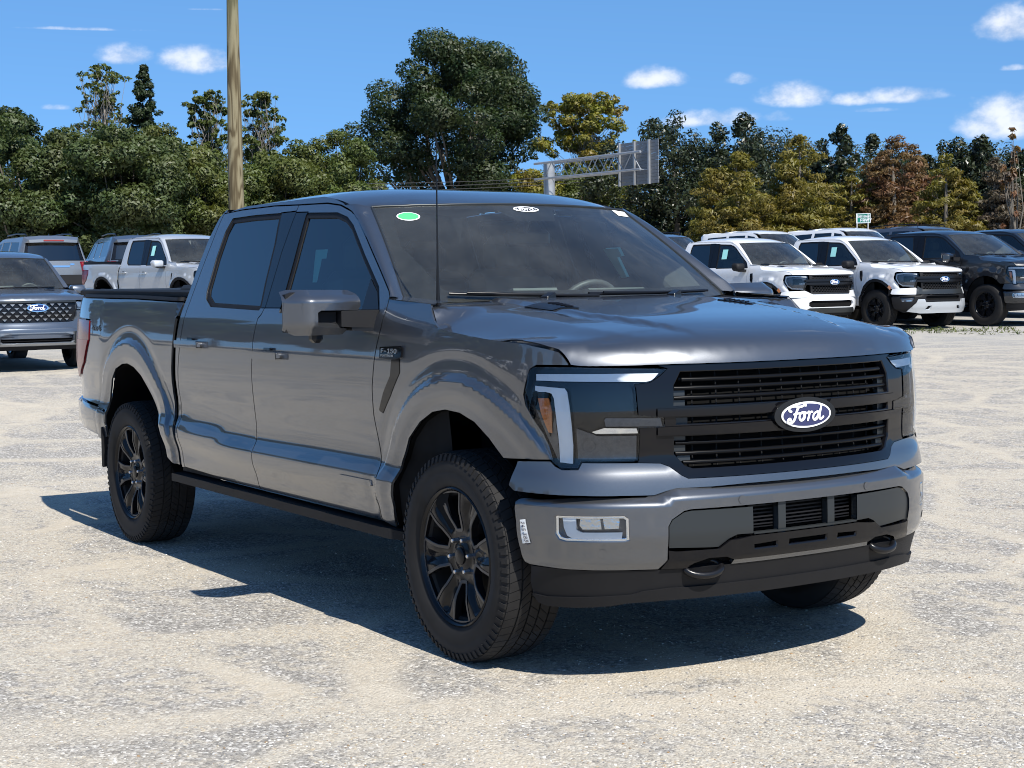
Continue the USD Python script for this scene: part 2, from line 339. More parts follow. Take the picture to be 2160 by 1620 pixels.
# ================================================================ body surfaces of the large pickup (x forward from the front axle, y left, z up)
def plan_curve(pts):
    """Arc-length spline u -> (x, y) through (|y|, x) points, symmetric in u."""
    p = np.array([(x, y) for y, x in pts], float); full = np.vstack([p[:0:-1] * (1, -1), p]); d = np.linalg.norm(np.diff(full, axis=0), axis=1)
    s = np.concatenate([[0], np.cumsum(d)]); s -= s[len(p) - 1]; cx, cy = CubicSpline(s, full[:, 0]), CubicSpline(s, full[:, 1])
    return lambda u: (cx(u), cy(u), cx(u, 1), cy(u, 1))
PC = plan_curve([(0, .893), (.15, .889), (.3, .872), (.45, .836), (.56, .797), (.70, .742), (.80, .685), (.88, .605), (.938, .500), (.966, .370), (.978, .2)])
PB = plan_curve([(0, .926), (.15, .923), (.3, .911), (.45, .888), (.60, .846), (.72, .785), (.82, .71), (.90, .60), (.948, .48), (.968, .38), (.978, .28)])
_fd = PchipInterpolator([.3, .68, .72, .76, .80, .84, .95, 1.05, 1.16, 1.3], [.03, .03, .026, .018, .004, .0, .004, .0, -.016, -.03])
def front(u, z, off=0.0):
    x, y, dx, dy = PC(u); n = np.hypot(dx, dy); d = _fd(z) + off
    return np.stack([x + dy / n * d, y - dx / n * d, z], -1)
_bd = PchipInterpolator([.25, .30, .435, .46, .50, .56, .62, .80], [-.07, -.055, -.018, -.006, .0, .008, .007, .004])
def bumper(u, z, off=0.0):
    x, y, dx, dy = PB(u); n = np.hypot(dx, dy)
    zc = .664 + .027 * (1 - ss(np.abs(u), .535, .645)); k = z - zc; d = _bd(z) - 1.35 * np.log1p(np.exp(np.clip(k * 420, -30, 30))) / 420 + off
    return np.stack([x + dy / n * d, y - dx / n * d, z], -1)
_W = PchipInterpolator([.30, .44, .50, .56, .63, .665, .70, .735, .78, .90, .98, 1.05, 1.12, 1.18, 1.24, 1.30, 1.34, 1.38, 1.50, 1.65, 1.80, 1.86, 1.92],
                       [.86, .925, .955, .967, .986, .988, .972, .957, .955, .967, .9755, .9788, .9780, .9752, .9695, .959, .947, .931, .884, .826, .765, .735, .70])
_Wb = PchipInterpolator([.30, .44, .50, .56, .63, .665, .70, .735, .78, .90, .98, 1.05, 1.12, 1.18, 1.24, 1.30, 1.36, 1.40, 1.43, 1.46],
                        [.86, .925, .955, .967, .984, .984, .972, .960, .957, .967, .9755, .9788, .9780, .9755, .9710, .965, .956, .946, .932, .91])
_zl = PchipInterpolator([-5, -2.9, -1.83, -.9, -.3, 1.0], [.055, .045, -.010, .0, -.02, -.02])
_tap = PchipInterpolator([-5.2, -4.9, -4.75, -4.55, -4.3, -4.1, -3, -.2, .1, .25, .4, .5, .6, .68, .74, .80], [.17, .105, .068, .036, .014, .004, 0, 0, .001, .006, .024, .047, .095, .155, .22, .30])
ARCH = {0: (.045, .44, .545, .545), 1: (-3.63, .44, .53, .58)}
def flare(x, z):
    out = 0
    for cx, cz, rx, rz in ARCH.values():
        r = np.hypot((x - cx) / rx, (z - cz) / rz); out = out + .019 * ss(r, 1.235 if cx > -1 else 1.275, 1.185 if cx > -1 else 1.225) * ss(z, .36, .46) - .008 * ss(r, 1.12, 1.0) - .003 * np.exp(-((r - 1.33) / .05) ** 2)
    return out
def side_w(x, z, bed=False):
    zz = z - _zl(x) * ss(z, .50, .60) * (1 - ss(z, .80, 1.0)); w = np.where(np.asarray(bed) | (x < -2.9), _Wb(zz), _W(zz))
    led = .02 * ss(z, .60, .66) * (1 - ss(z, .72, .80)) * ss(x, -.95, -.65) * 0
    return w - _tap(x) + flare(x, z) - led
def side(x, z): return np.stack([x, -side_w(x, z), z], -1)
def inner_side(x, z): return np.stack([x, -side_w(x, z) + .035, z], -1)
# roof: centre line height over x, and half-width where it meets the sides
_roof = PchipInterpolator([-2.95, -2.80, -2.6, -2.2, -1.9, -1.6, -1.3, -1.1, -.98, -.9], [1.83, 1.875, 1.905, 1.930, 1.932, 1.921, 1.892, 1.853, 1.818, 1.785])
ROOF_Y = .725
def roof(x, y):
    xx = x + .17 * (np.abs(y) / .72) ** 2 * ss(x, -1.7, -1.1); q = np.clip(np.abs(y) / ROOF_Y, 0, 1.2); zc = _roof(xx); ze = np.minimum(zc - .045, 1.872 - .0 * x - .10 * ss(xx, -1.25, -.98))
    return np.stack([x, y, zc + (ze - zc) * np.clip(q, 0, 1.2) ** 3.2], -1)
# windscreen, a in [-1, 1] across, t in [0, 1] upwards
def screen(a, t):
    q = 1 - a * a; bx, by, bz = -.556 + .19 * q, .853 * a, 1.385 - .02 * q; tx, ty, tz = -1.142 + .155 * q, .695 * a, 1.803 + .012 * q
    b = .028 * np.sin(np.pi * np.clip(t, 0, 1)) * (0.4 + .6 * q)
    return np.stack([bx + (tx - bx) * t + b * .6, by + (ty - by) * t, bz + (tz - bz) * t + b * .8], -1)
# hood
_hc = PchipInterpolator([-.6, -.42, -.2, .0, .2, .44, .61, .72, .80, .848, .874, .886, .892], [1.392, 1.388, 1.374, 1.356, 1.335, 1.312, 1.291, 1.27, 1.245, 1.215, 1.18, 1.15, 1.12])
hood_edge = PchipInterpolator([-.6, -.3, -.198, -.148, -.103, -.042, .237, .4745, .5624, .6035, .62, .641, .70, .9], [1.385, 1.38, 1.372, 1.32, 1.291, 1.2775, 1.2522, 1.2347, 1.2187, 1.2078, 1.19, 1.154, 1.13, 1.1])
hood_ye = PchipInterpolator([-.6, -.2, -.10, -.04, .21, .30, .4765, .5534, .59, .635, .75, .9], [.94, .94, .956, .9635, .957, .95, .932, .8935, .869, .853, .80, .70])
_sw = PchipInterpolator([0, .15, .3, .45, .56, .70, .80, .9, 1.1], [0, .004, .021, .057, .096, .151, .208, .29, .5])
_crease = PchipInterpolator([-.7, 0, .2, .4, .6, .8, 1.0], [.515, .512, .505, .46, .415, .36, .33])
_shoulder = PchipInterpolator([-.7, .04, .3, .6, .75, .82, 1.0], [.70, .69, .675, .65, .60, .56, .54])
def hood(x, y):
    # the nose sweeps back towards the corners, as the grille below does; a broad raised dome runs along the middle
    yy = np.abs(y); sw = _sw(yy); xx = x + sw * ss(x + sw, .1, .75); q = np.clip(yy / hood_ye(x), 0, 1.1); zc, ze = _hc(np.clip(xx, -.6, .892)), hood_edge(x)
    y1, y2 = _crease(xx), _shoulder(xx); dome = .015 * (1 - ss(yy, y1 - .022, y1 + .022)) * (1 - ss(xx, .50, .85))
    k = np.maximum((yy - y2) / np.maximum(hood_ye(x) - y2, .05), 0); f = np.minimum(k, 1.15) ** 1.35
    z = zc + np.minimum(ze - zc, 0) * (.12 * q ** 2 + .88 * f) * (1 - .88 * ss(xx, .62, .875)) + dome - .010 * (1 - ss(xx, .5, .84))
    return np.stack([x, y, z], -1)

# ================================================================ materials shared by the vehicles
MAT = {}
def mats():
    m = MAT
    m['grey'] = paint('grey_paint', (.094, .099, .108), metal=.85, rough=.39, ior=1.68, dust=.01)
    m['white'] = paint('white_paint', (.60, .61, .62), flake=.02, metal=0, rough=.5)
    m['pearl'] = paint('pale_silver_paint', (.42, .44, .46), flake=.05, metal=.3, rough=.4)
    m['black'] = paint('black_paint', (.005, .0055, .007), metal=.1, rough=.4)
    m['blue_grey'] = paint('dark_blue_grey_paint', (.085, .10, .125), metal=.6)
    m['silver'] = paint('silver_paint', (.20, .205, .21), metal=.6)
    m['slate'] = paint('slate_paint', (.20, .21, .225), metal=.6)
    m['gloss'] = simple('gloss_black', (.004, .004, .005), rough=.07, spec=.32)
    m['gloss2'] = simple('satin_black', (.006, .006, .007), rough=.28, spec=.3, bump=.05, bscale=300)
    m['matt'] = simple('black_plastic', (.0075, .0075, .0085), rough=.6, spec=.22, var=.15, scale=8, bump=.25, bscale=900)
    m['void'] = simple('wheel_arch_lining', (.006, .006, .006), rough=.9, spec=.1, var=.3, scale=9, bump=.3, bscale=60)
    m['insert'] = simple('dark_grey_metallic', (.034, .038, .040), rough=.38, metal=.5, coat=.15, coat_rough=.25, spec=.3)
    m['tyre'] = simple('tyre_rubber', (.013, .0125, .0125), rough=.75, spec=.25, var=.25, scale=14, bump=.3, bscale=350)
    m['rim'] = simple('black_alloy', (.006, .006, .007), rough=.16, spec=.28)
    m['rimedge'] = simple('machined_alloy', (.085, .085, .088), rough=.4, metal=.85)
    m['alloy'] = simple('bare_metal', (.55, .55, .56), rough=.3, metal=1.0, var=.1)
    m['disc'] = simple('brake_iron', (.05, .05, .05), rough=.5, metal=.8, var=.2)
    m['chrome'] = simple('bright_metal', (.78, .78, .79), rough=.07, metal=1.0)
    m['glass'] = glass('window_glass', (.58, .70, .68), ior=1.55, add=.02)
    m['screen'] = dusty_glass('windscreen_glass', (.76, .86, .84), .034)
    m['dark_glass'] = glass('tinted_glass', (.10, .11, .12), ior=1.65, add=.04)
    m['lens'] = glass('lamp_lens', (.93, .95, .96), ior=1.45)
    m['drl'] = simple('white_light_guide', (.88, .89, .90), rough=.3, coat=.3)
    m['amber'] = simple('amber_reflector', (.62, .17, .02), rough=.2, coat=1, var=.15, scale=120)
    m['red'] = simple('red_lamp', (.13, .004, .008), rough=.15, spec=.3, var=.35, scale=35)
    m['red2'] = simple('pale_red_lamp', (.22, .030, .028), rough=.2, spec=.3, var=.25, scale=25)
    m['lampgrey'] = simple('lamp_reflector', (.10, .10, .105), rough=.25, metal=.6, var=.25, scale=60)
    m['bezel'] = simple('emblem_bezel', (.010, .0105, .011), rough=.45, spec=.3)
    m['navy'] = simple('emblem_blue', (.012, .018, .085), rough=.12, coat=1)
    m['decal'] = simple('white_print', (.80, .80, .80), rough=.35)
    m['paper'] = simple('white_paper', (.72, .73, .72), rough=.6, var=.05)
    m['green'] = simple('green_sticker', (.07, .52, .16), rough=.4)
    m['ink'] = simple('print_ink', (.03, .03, .05), rough=.5)
    m['teal'] = simple('teal_sticker', (.30, .62, .58), rough=.4)
    m['seat'] = simple('seat_leather', (.055, .053, .052), rough=.5, var=.15, scale=10)
    m['dash'] = simple('dashboard', (.10, .105, .10), rough=.6, var=.1, scale=6, bump=.2)
    m['roofliner'] = simple('headliner', (.22, .22, .22), rough=.9)
    m['cover'] = simple('bed_cover_vinyl', (.011, .0115, .012), rough=.55, spec=.25, var=.2, scale=6, bump=.3, bscale=250)
    m['badge'] = simple('badge_metal', (.48, .49, .50), rough=.22, metal=.9)
    m['slat'] = simple('grille_slat_black', (.004, .004, .0045), rough=.3, spec=.14)
    m['fogmirror'] = simple('faceted_reflector', (.55, .56, .58), rough=.12, metal=1.0, bump=1.0, bscale=70, extra={})
mats()

# ================================================================ wheels: outer face towards -y, centre at the hub
def tyre_mesh(R=.4085, w=.2775, rim=.268, n=66, ribs=5, full=True):
    o = MB(); h = w / 2; b = R - .0075; pr = [(rim - .012, h * .72), (rim + .004, h * .86), (rim + .022, h * .95), ((rim + b) / 2 - .01, h), ((rim + b) / 2 + .022, h * .985), (b - .012, h * .90), (b - .003, h * .82), (b, h * .70)]
    pr = pr + [(b, 0)] + [(r, -y) for r, y in pr[::-1]]; m = lathe(pr + [(rim - .03, -h * .6), (rim - .03, h * .6), pr[0]], 72 if full else 40); o.add(m, 40)
    if not full: return o
    # raised ring of lettering ribs on the outer wall and tread blocks
    for k in range(72):
        a = k / 72 * 2 * math.pi; r0, r1 = (rim + b) / 2 + .036, b - .004; da = .022
        p = [(r, yy, a + s) for r, yy in ((r0, -h * .965), (r1, -h * .90)) for s in (-da, da)]; q = []
        for r, yy, t in p: q += [(r * math.cos(t), yy - .0025, r * math.sin(t)), (r * math.cos(t), yy + .006, r * math.sin(t))]
        o.add(hull(q), False)
    edges = [(-.118, -.073), (-.065, -.026), (-.019, .019), (.026, .065), (.073, .118)]
    for j, (y0, y1) in enumerate(edges):
        for k in range(n):
            a0 = (k + .5 * (j % 2)) / n * 2 * math.pi; da = 2 * math.pi / n * .90; sk = [.35, .75, -.6, -.75, -.35][j] * .055
            q = []
            for yy, s in ((y0, -sk), (y1, sk)):
                rt = R - max(0, abs(yy) - .09) * .30
                for t in (a0 + s, a0 + da + s):
                    for r in (b - .004, rt): q.append((r * math.cos(t), yy * w / .2775, r * math.sin(t)))
            o.add(hull(q), False)
    return o

def rim_meshes(R=.268, yf=-.118, style=0):
    """The parts of an alloy wheel: (name, mesh, material key)."""
    out = []; k = R / .268
    bar_ = lathe([(R + .002, yf - .002), (R - .004, yf - .006), (R - .012, yf), (R - .017, yf + .012), (R - .022, yf + .05), (R - .035, yf + .20), (R - .005, yf + .215), (R + .002, yf + .19)], 72); rimb = MB().add(bar_, 40)
    face = Point(0, 0).buffer(.2535 * k, quad_segs=16).difference(Point(0, 0).buffer(.02))
    wins = []
    if style == 0:
        for i in range(6):
            a = math.radians(60 * i + 97)
            w = Polygon([(.104, -.017), (.104, .017), (.150, .036), (.246, .056), (.2485, 0), (.246, -.056), (.150, -.036)]).buffer(-.006).buffer(.006); wins.append(affinity.rotate(affinity.scale(w, k, k, origin=(0, 0)), math.degrees(a), origin=(0, 0)))
    else:
        for i in range(6):
            w = Polygon([(.09, -.022), (.085, .022), (.16, .055), (.245, .070), (.245, -.020)]).buffer(-.006).buffer(.006); wins.append(affinity.rotate(affinity.scale(w, k, k, origin=(0, 0)), 60 * i + 20, origin=(0, 0)))
            w2 = Polygon([(.19, .082), (.245, .098), (.243, .118), (.185, .100)]); wins.append(affinity.rotate(affinity.scale(w2, k, k, origin=(0, 0)), 60 * i + 20, origin=(0, 0)))
    def surf(u, v):
        r = np.hypot(u, v) / k; y = yf + .010 + .030 * (1 - ss(r, .06, .20)) - .012 * (1 - ss(r, .03, .075)); return np.stack([u, y, v], -1)
    def grooved(u, v):
        p = surf(u, v); a = np.degrees(np.arctan2(v, u)) - 97 - 30; d = (a + 30) % 60 - 30; r = np.hypot(u, v) / k
        if style == 0: p[:, 1] += .020 * np.exp(-(d * np.radians(1) * r / .020) ** 2) * ss(r, .09, .14) * (1 - ss(r, .235, .250))
        return p
    f = face.difference(unary_union(wins)); rimb.add(panel(f, grooved, .016, .030, hb=.012, flip=snorm(surf, np.array([.1]), np.array([.1]))[0, 1] > 0)); out.append(('rim', rimb, 'rim'))
    fl = snorm(surf, np.array([.1]), np.array([.1]))[0, 1] > 0
    if style == 0:
        e = MB()
        for w in wins: e.add(panel(w.buffer(.010).intersection(Point(0, 0).buffer(.2545 * k)).difference(w), grooved, .02, .004, off=.0022, hb=.012, flip=fl))
        e.add(panel(Point(0, 0).buffer(.2575 * k, quad_segs=20).difference(Point(0, 0).buffer(.2530 * k, quad_segs=20)), surf, .03, .003, off=.003, hb=.02, flip=fl)); out.append(('rim_edge', e, 'rimedge'))
    for i in range(6):
        a = math.radians(60 * i + 67); c = np.array([.0695 * math.cos(a), yf + .019, .0695 * math.sin(a)]); nut = lathe([(0.0001, -.006), (.007, -.006), (.0105, .0), (.0105, .03), (.0001, .03)], 6); nut.apply_translation(c); out.append(('lug_nut', MB().add(nut, 30), 'alloy'))
    cap = lathe([(.0001, yf + .016), (.026, yf + .017), (.034, yf + .022), (.036, yf + .05), (.0001, yf + .05)], 32); out.append(('centre_cap', MB().add(cap, 30), 'gloss2'))
    dsc = lathe([(.06, yf + .115), (.175, yf + .115), (.175, yf + .14), (.06, yf + .14), (.06, yf + .115)], 48); d = MB().add(dsc, 30)
    hub = lathe([(.0001, yf + .06), (.075, yf + .06), (.08, yf + .24), (.0001, yf + .24)], 24); d.add(hub, 30); out.append(('brake_disc', d, 'disc'))
    cal = rbox((.06, .07, .16), .015, (-.135, yf + .13, .05)); out.append(('brake_caliper', MB().add(cal, 30), 'void'))
    return out
WHEELS = {}
def put_wheel(parent, loc, left, kind='hero', m=MAT):
    if kind not in WHEELS:
        if kind == 'hero': WHEELS[kind] = [('tyre', tyre_mesh(), 'tyre')] + rim_meshes()
        elif kind == 'off_road': WHEELS[kind] = [('tyre', tyre_mesh(.385, .26, .235, 40), 'tyre')] + rim_meshes(.235, -.11, 1)
        elif kind == 'large': WHEELS[kind] = [('tyre', tyre_mesh(.41, .275, .250, full=False), 'tyre')] + rim_meshes(.250, -.118, 1)
        else: WHEELS[kind] = [('tyre', tyre_mesh(.355, .225, .228, full=False), 'tyre')] + rim_meshes(.228, -.095, 1)
    w = sub(parent, 'wheel', loc, math.pi if left else 0.0)
    for nm, mb, k in WHEELS[kind]: mb.build(nm, m[k], w)
    return w

# ================================================================ the large pickup
fa = [(.348, .8114), (.2754, .8803), (.1888, .9357), (.0913, .9641), (-.016, .9705), (-.1166, .9557), (-.2265, .9098), (-.3316, .8374), (-.400, .7432), (-.440, .640), (-.475, .510), (-.4939, .4618)]
ra = [(-3.0574, .545), (-3.0798, .6542), (-3.135, .7244), (-3.235, .8144), (-3.3249, .8998), (-3.4137, .973), (-3.5231, 1.0167), (-3.6262, 1.0343), (-3.7213, 1.0279), (-3.8368, .998), (-3.935, .9335), (-4.012, .845), (-4.052, .72), (-4.075, .600)]
fcut = [(-.5662, 1.4088), (-.557, 1.349), (-.570, 1.2715), (-.607, 1.152), (-.630, 1.03), (-.638, .9136), (-.618, .78), (-.598, .6854), (-.580, .5282), (-.5816, .4790)]
dcut = [(-1.8058, 1.3273), (-1.8351, 1.3061), (-1.8631, 1.2043), (-1.8790, 1.0268), (-1.8900, .7718), (-1.8755, .4795)]
bcut = [(-1.7900, 1.3573), (-1.8000, 1.4625), (-1.8120, 1.623), (-1.8060, 1.7486), (-1.8025, 1.847)]
rgap = [(-2.7342, 1.8488), (-2.4973, 1.8571), (-2.0961, 1.857), (-1.8025, 1.847), (-1.4859, 1.8385), (-1.3301, 1.8215), (-1.1879, 1.7868), (-1.0923, 1.7418), (-.9676, 1.6684), (-.7330, 1.5216), (-.5893, 1.4300), (-.5662, 1.4088)]
rcut = [(-2.7392, 1.8308), (-2.7491, 1.7258), (-2.7715, 1.5518), (-2.7821, 1.4152), (-2.7869, 1.3284), (-2.8069, 1.2288), (-2.8325, 1.1284), (-2.8581, 1.0269), (-2.880, .9188), (-2.884, .8112), (-2.868, .6119), (-2.8563, .5068)]
cabr = [(-2.7254, 1.8694), (-2.7754, 1.8294), (-2.8149, 1.718), (-2.8385, 1.5657), (-2.8437, 1.4154), (-2.8523, 1.3281), (-2.8775, 1.1776), (-2.9032, .9745), (-2.918, .8189), (-2.9038, .5922), (-2.8937, .504)]
bedfront = [(-2.866, 1.385), (-2.8733, 1.3585), (-2.9029, 1.2945), (-2.9221, 1.2271), (-2.9408, 1.1314), (-2.9559, 1.0293), (-2.974, .8968), (-2.972, .7946), (-2.960, .7448), (-2.942, .6632), (-2.934, .5766), (-2.9289, .5086), (-2.9769, .5146)]
rwin = [(-2.5783, 1.8051), (-2.30, 1.8085), (-1.985, 1.804), (-1.930, 1.6644), (-1.893, 1.4877), (-1.852, 1.3571), (-2.4711, 1.3726), (-2.5641, 1.4108), (-2.5863, 1.4428), (-2.6091, 1.6116), (-2.6075, 1.7438)]
fwin = [(-1.6606, 1.7904), (-1.3375, 1.7765), (-1.2165, 1.7512), (-1.1301, 1.7123), (-.9216, 1.5757), (-.6975, 1.4378), (-.6267, 1.3446), (-1.5989, 1.3463), (-1.6255, 1.5788)]

def big_pickup(P, body='grey', q=1.0, hero=True, m=MAT, style='big', wheel=None):
    """Builds the large crew-cab pickup's parts under the prim P."""
    pt = m[body]
    def both(name, mb, k):
        mt = m[k] if isinstance(k, str) else k; mb.build(name, mt, P); mb.mirror().build(name, mt, P)
    def S(p, **k): k.setdefault('h', .045 * q); k.setdefault('hb', .03 * q); return panel(p, side, flip=SF, **k)
    SF = snorm(side, np.array([-1.5]), np.array([1.0]))[0, 1] > 0
    gap = lambda p, d=.0034: poly(p).buffer(-d, join_style=2)
    # --- dark inner shells that close the body behind the panel gaps
    inn = MB()
    shell = poly([(-.05, .50), (-.50, .48), (-2.9, .50), (-2.95, 1.33), (-.56, 1.33), (-.2, 1.30), (-.05, 1.2)])
    inn.add(panel(shell, inner_side, .12, 0, flip=SF)); inn.add(panel(poly([(-2.98, .60), (-3.02, 1.36), (-4.75, 1.36), (-4.75, .80), (-4.2, .80), (-4.1, 1.0), (-3.6, 1.1), (-3.2, .95), (-3.05, .6)]), inner_side, .12, 0, flip=SF))
    f2 = MB().add(inn).add(inn.mirror())
    f2.add(rbox((4.9, 1.02, .20), .03, (-2.05, 0, .50)), False); f2.add(rbox((2.6, 1.74, .06), .01, (-1.62, 0, .52)), False); f2.add(rbox((.06, 1.5, .75), .01, (-.12, 0, .95)), False)
    f2.add(rbox((.9, 1.1, .5), .03, (.25, 0, .80)), False); f2.add(rbox((.25, 1.5, .45), .03, (.55, 0, .85)), False)
    f2.add(tube([(-3.693, -.75, .40), (-3.693, .75, .40)], .05, 8), 30); f2.add(lathe([(.0001, -.14), (.14, -.10), (.14, .10), (.0001, .14)], 16).apply_translation((-3.693, 0, .40)), 30); f2.add(tube([(0, -.75, .42), (0, .75, .42)], .04, 8), 30)
    f2.add(rbox((.10, .10, .55), .01, (-3.62, -.62, .72)), False); f2.add(rbox((.10, .10, .55), .01, (-3.62, .62, .72)), False)
    f2.add(rbox((.44, 1.50, .05), .01, (.42, 0, .40)), False); f2.add(rbox((.12, 1.56, .72), .02, (.60, 0, .76)), False); f2.add(rbox((.5, 1.1, .05), .01, (.30, 0, 1.10)), False)
    f2.add(rbox((1.86, 1.66, .45), .02, (-3.93, 0, 1.19)), False)
    f2.build('chassis', m['void'], P)
    # --- wheel arch linings
    for ch in (fa, ra):
        c = np.array([(x, z) for x, z in ch] + [(ch[-1][0] - .01, .40)]); c = np.vstack([[c[0][0] + .01, .40], c]) if ch is ra else np.vstack([[.52, .62], [.43, .74], c])
        cs = np.linspace(0, len(c) - 1, 40); X, Z = np.interp(cs, range(len(c)), c[:, 0]), np.interp(cs, range(len(c)), c[:, 1])
        def lin(u, v, X=X, Z=Z, cs=cs):
            x, z = np.interp(u, cs, X), np.interp(u, cs, Z); return np.stack([x, -(side_w(x, np.maximum(z, .45)) - .012) * (1 - v) - .56 * v, z], -1)
        w = sheet(lin, cs, np.linspace(0, 1, 5)); w.add(MB().raw(*(lambda b: (b[0], b[1][:, ::-1], -b[2]))(w.arr())))
        wall = poly(np.vstack([np.stack([X, Z], 1), [[X[-1], .40], [X[0], .40]]])); w.add(panel(wall, lambda u, v: np.stack([u, np.full_like(u, -.57), v], -1), .2, 0, flip=True)); both('wheel_arch_lining', w, 'void')
    # --- side panels
    hg = [(-.198, 1.3717), (-.1483, 1.3188), (-.1033, 1.2909), (-.0417, 1.2775), (.237, 1.2522), (.4745, 1.2347), (.5624, 1.2187), (.6035, 1.2078), (.6183, 1.193), (.6357, 1.1671), (.6408, 1.1562)]
    lampedge = [(.6407, 1.1562), (.5255, 1.1563), (.5003, 1.1424), (.4826, 1.0952), (.4690, 1.0503), (.4769, 1.0134), (.545, .9155), (.5825, .8203)]
    fender = fcut + [(-.505, .455)] + fa[::-1] + lampedge[::-1] + hg[::-1] + [(-.20, 1.3778), (-.3941, 1.3892), (-.5623, 1.3991)]
    vent = poly([(-.4539, 1.1503), (-.3895, 1.1556), (-.3882, 1.1019), (-.4725, 1.0067), (-.5512, .9301), (-.5806, .9392), (-.5293, 1.0142), (-.4662, 1.0838)]).buffer(-.004).buffer(.008)
    if style != 'big': vent = poly([(-.50, 1.20), (-.42, 1.21), (-.41, 1.10), (-.44, 1.00), (-.47, .98), (-.50, 1.06)] if style != 'compact' else [(-.34, 1.12), (-.31, 1.12), (-.36, .98), (-.39, .98)]).buffer(-.006).buffer(.012)
    both('front_fender', S(gap(fender).difference(vent), h=(.015 if hero else .028 * q), hb=.012 if hero else .02 * q), pt)
    both('fender_vent', S(vent.buffer(-.002), off=.002, t=.006, h=.02), 'gloss')
    fd = poly(fcut + [(-.5816, .4790), (-1.8755, .4795)] + dcut[::-1][1:] + bcut + [p for p in rgap if p[0] > -1.80])
    rd = poly(bcut[::-1] + dcut + [(-2.8563, .5068)] + rcut[::-1][1:] + [p for p in rgap if p[0] < -1.81])
    fw, rw = poly(fwin), poly(rwin)
    fo, ro = fw.buffer(.013, quad_segs=4), rw.buffer(.013, quad_segs=4)
    apf = poly([(-1.7900, 1.3563), (-1.8000, 1.4625), (-1.8120, 1.623), (-1.8060, 1.7486), (-1.8035, 1.812), (-1.66, 1.807), (-1.63, 1.58), (-1.602, 1.3563)]); apr = poly([(-1.7900, 1.3563), (-1.8000, 1.4625), (-1.8120, 1.623), (-1.8060, 1.7486), (-1.8035, 1.818), (-1.98, 1.818), (-1.93, 1.6644), (-1.893, 1.4877), (-1.850, 1.3563)])
    both('front_door', S(gap(fd).difference(unary_union([fo, apf.buffer(.002)])), h=.035 * q, hb=.02 * q), pt)
    both('rear_door', S(gap(rd).difference(unary_union([ro, apr.buffer(.002)])), h=.035 * q, hb=.02 * q), pt)
    both('pillar_trim', S(apf.difference(fo).buffer(-.003), off=-.002, h=.05, t=.008), 'gloss'); both('pillar_trim', S(apr.difference(ro).buffer(-.003), off=-.002, h=.05, t=.008), 'gloss')
    both('window_seal', S(fo.difference(fw.buffer(-.010)), off=-.006, t=.014, h=.05, hb=.02), 'matt'); both('window_seal', S(ro.difference(rw.buffer(-.010)), off=-.006, t=.014, h=.05, hb=.02), 'matt')
    both('front_window', S(fw, off=-.012, t=0, h=.05), 'glass'); both('rear_window', S(rw, off=-.012, t=0, h=.05), 'dark_glass')
    quarter = poly([(-.80, 1.485), (-.6975, 1.4258), (-.6367, 1.3546), (-.79, 1.3546)]); both('mirror_sail', S(quarter, off=-.004, t=.006, h=.05), 'gloss2')
    edge_z = lambda x: roof(np.atleast_1d(x), np.full(np.size(x), ROOF_Y))[:, 2]
    xs = np.linspace(-1.20, -2.70, 14); cab = poly([(-1.1879, 1.7868)] + [(x, float(edge_z(x)[0]) + .002) for x in xs] + cabr + [(-2.8563, .5068), (-1.8, .60), (-.75, .60), (-.70, 1.3), (-.62, 1.38), (-.60, 1.405)] + rgap[::-1][1:5])
    both('cab_side', S(cab.difference(unary_union([fd.buffer(.0036, join_style=2), rd.buffer(.0036, join_style=2)])), h=.035 * q, hb=.02 * q), pt)
    both('bedside', S(gap(poly(bedfront + ra + [(-4.07, .743), (-4.235, .762), (-4.80, .778), (-4.93, .79), (-4.925, .895), (-4.746, .9249), (-4.5444, 1.0127), (-4.4072, 1.1596), (-4.4057, 1.2792), (-4.87, 1.29), (-4.875, 1.415), (-3.6, 1.404)])), h=.016 if hero else .032 * q, hb=.014 if hero else .02 * q), pt)
    lamp = poly([(-4.4107, 1.2742), (-4.4122, 1.1596), (-4.5494, 1.0127), (-4.750, .9299), (-4.935, .9031), (-4.945, 1.10), (-4.90, 1.283)])
    both('tail_lamp', S(lamp, off=.006, h=.03, t=.02), 'red'); both('tail_lamp_edge', S(lamp.intersection(poly([(-4.9, 1.16), (-4.35, 1.16), (-4.5, .98), (-4.95, .88), (-4.95, 1.0)])).buffer(-.006), off=.009, h=.03, t=.004), 'red2')
    both('rear_bumper', S(gap(poly([(-4.075, .585), (-4.07, .735), (-4.235, .754), (-4.80, .770), (-4.94, .775), (-4.93, .60), (-4.62, .588), (-4.30, .575), (-4.18, .560)])), h=.04 * q, t=.03), pt)
    # --- rails, tailgate, bed cover
    both('bed_rail_cap', S(poly([(-2.87, 1.390), (-3.6, 1.408), (-4.87, 1.420), (-4.87, 1.438), (-3.6, 1.426), (-2.87, 1.410)]), off=-.001, t=.05, h=.05), 'matt')
    cv = MB().add(rbox((1.96, 1.72, .03), .012, (-3.88, 0, 1.443), trimesh.transformations.rotation_matrix(.008, [0, 1, 0], (-3.88, 0, 1.443))), False)
    cv.add(rbox((.28, 1.68, .05), .02, (-3.03, 0, 1.452)), False); cv.build('bed_cover', m['cover'], P)
    for sgn in (-1, 1): MB().add(bar((-2.92, sgn * .865, 1.425), (-4.85, sgn * .845, 1.444), .035, .03), False).build('cover_rail', m['matt'], P)
    tg = MB().add(rbox((.05, 1.62, .52), .02, (-4.89, 0, 1.15)), False); tg.build('tailgate', pt, P); MB().add(rbox((.12, 1.70, .19), .03, (-4.97, 0, .69)), False).build('rear_step', m['chrome'], P)
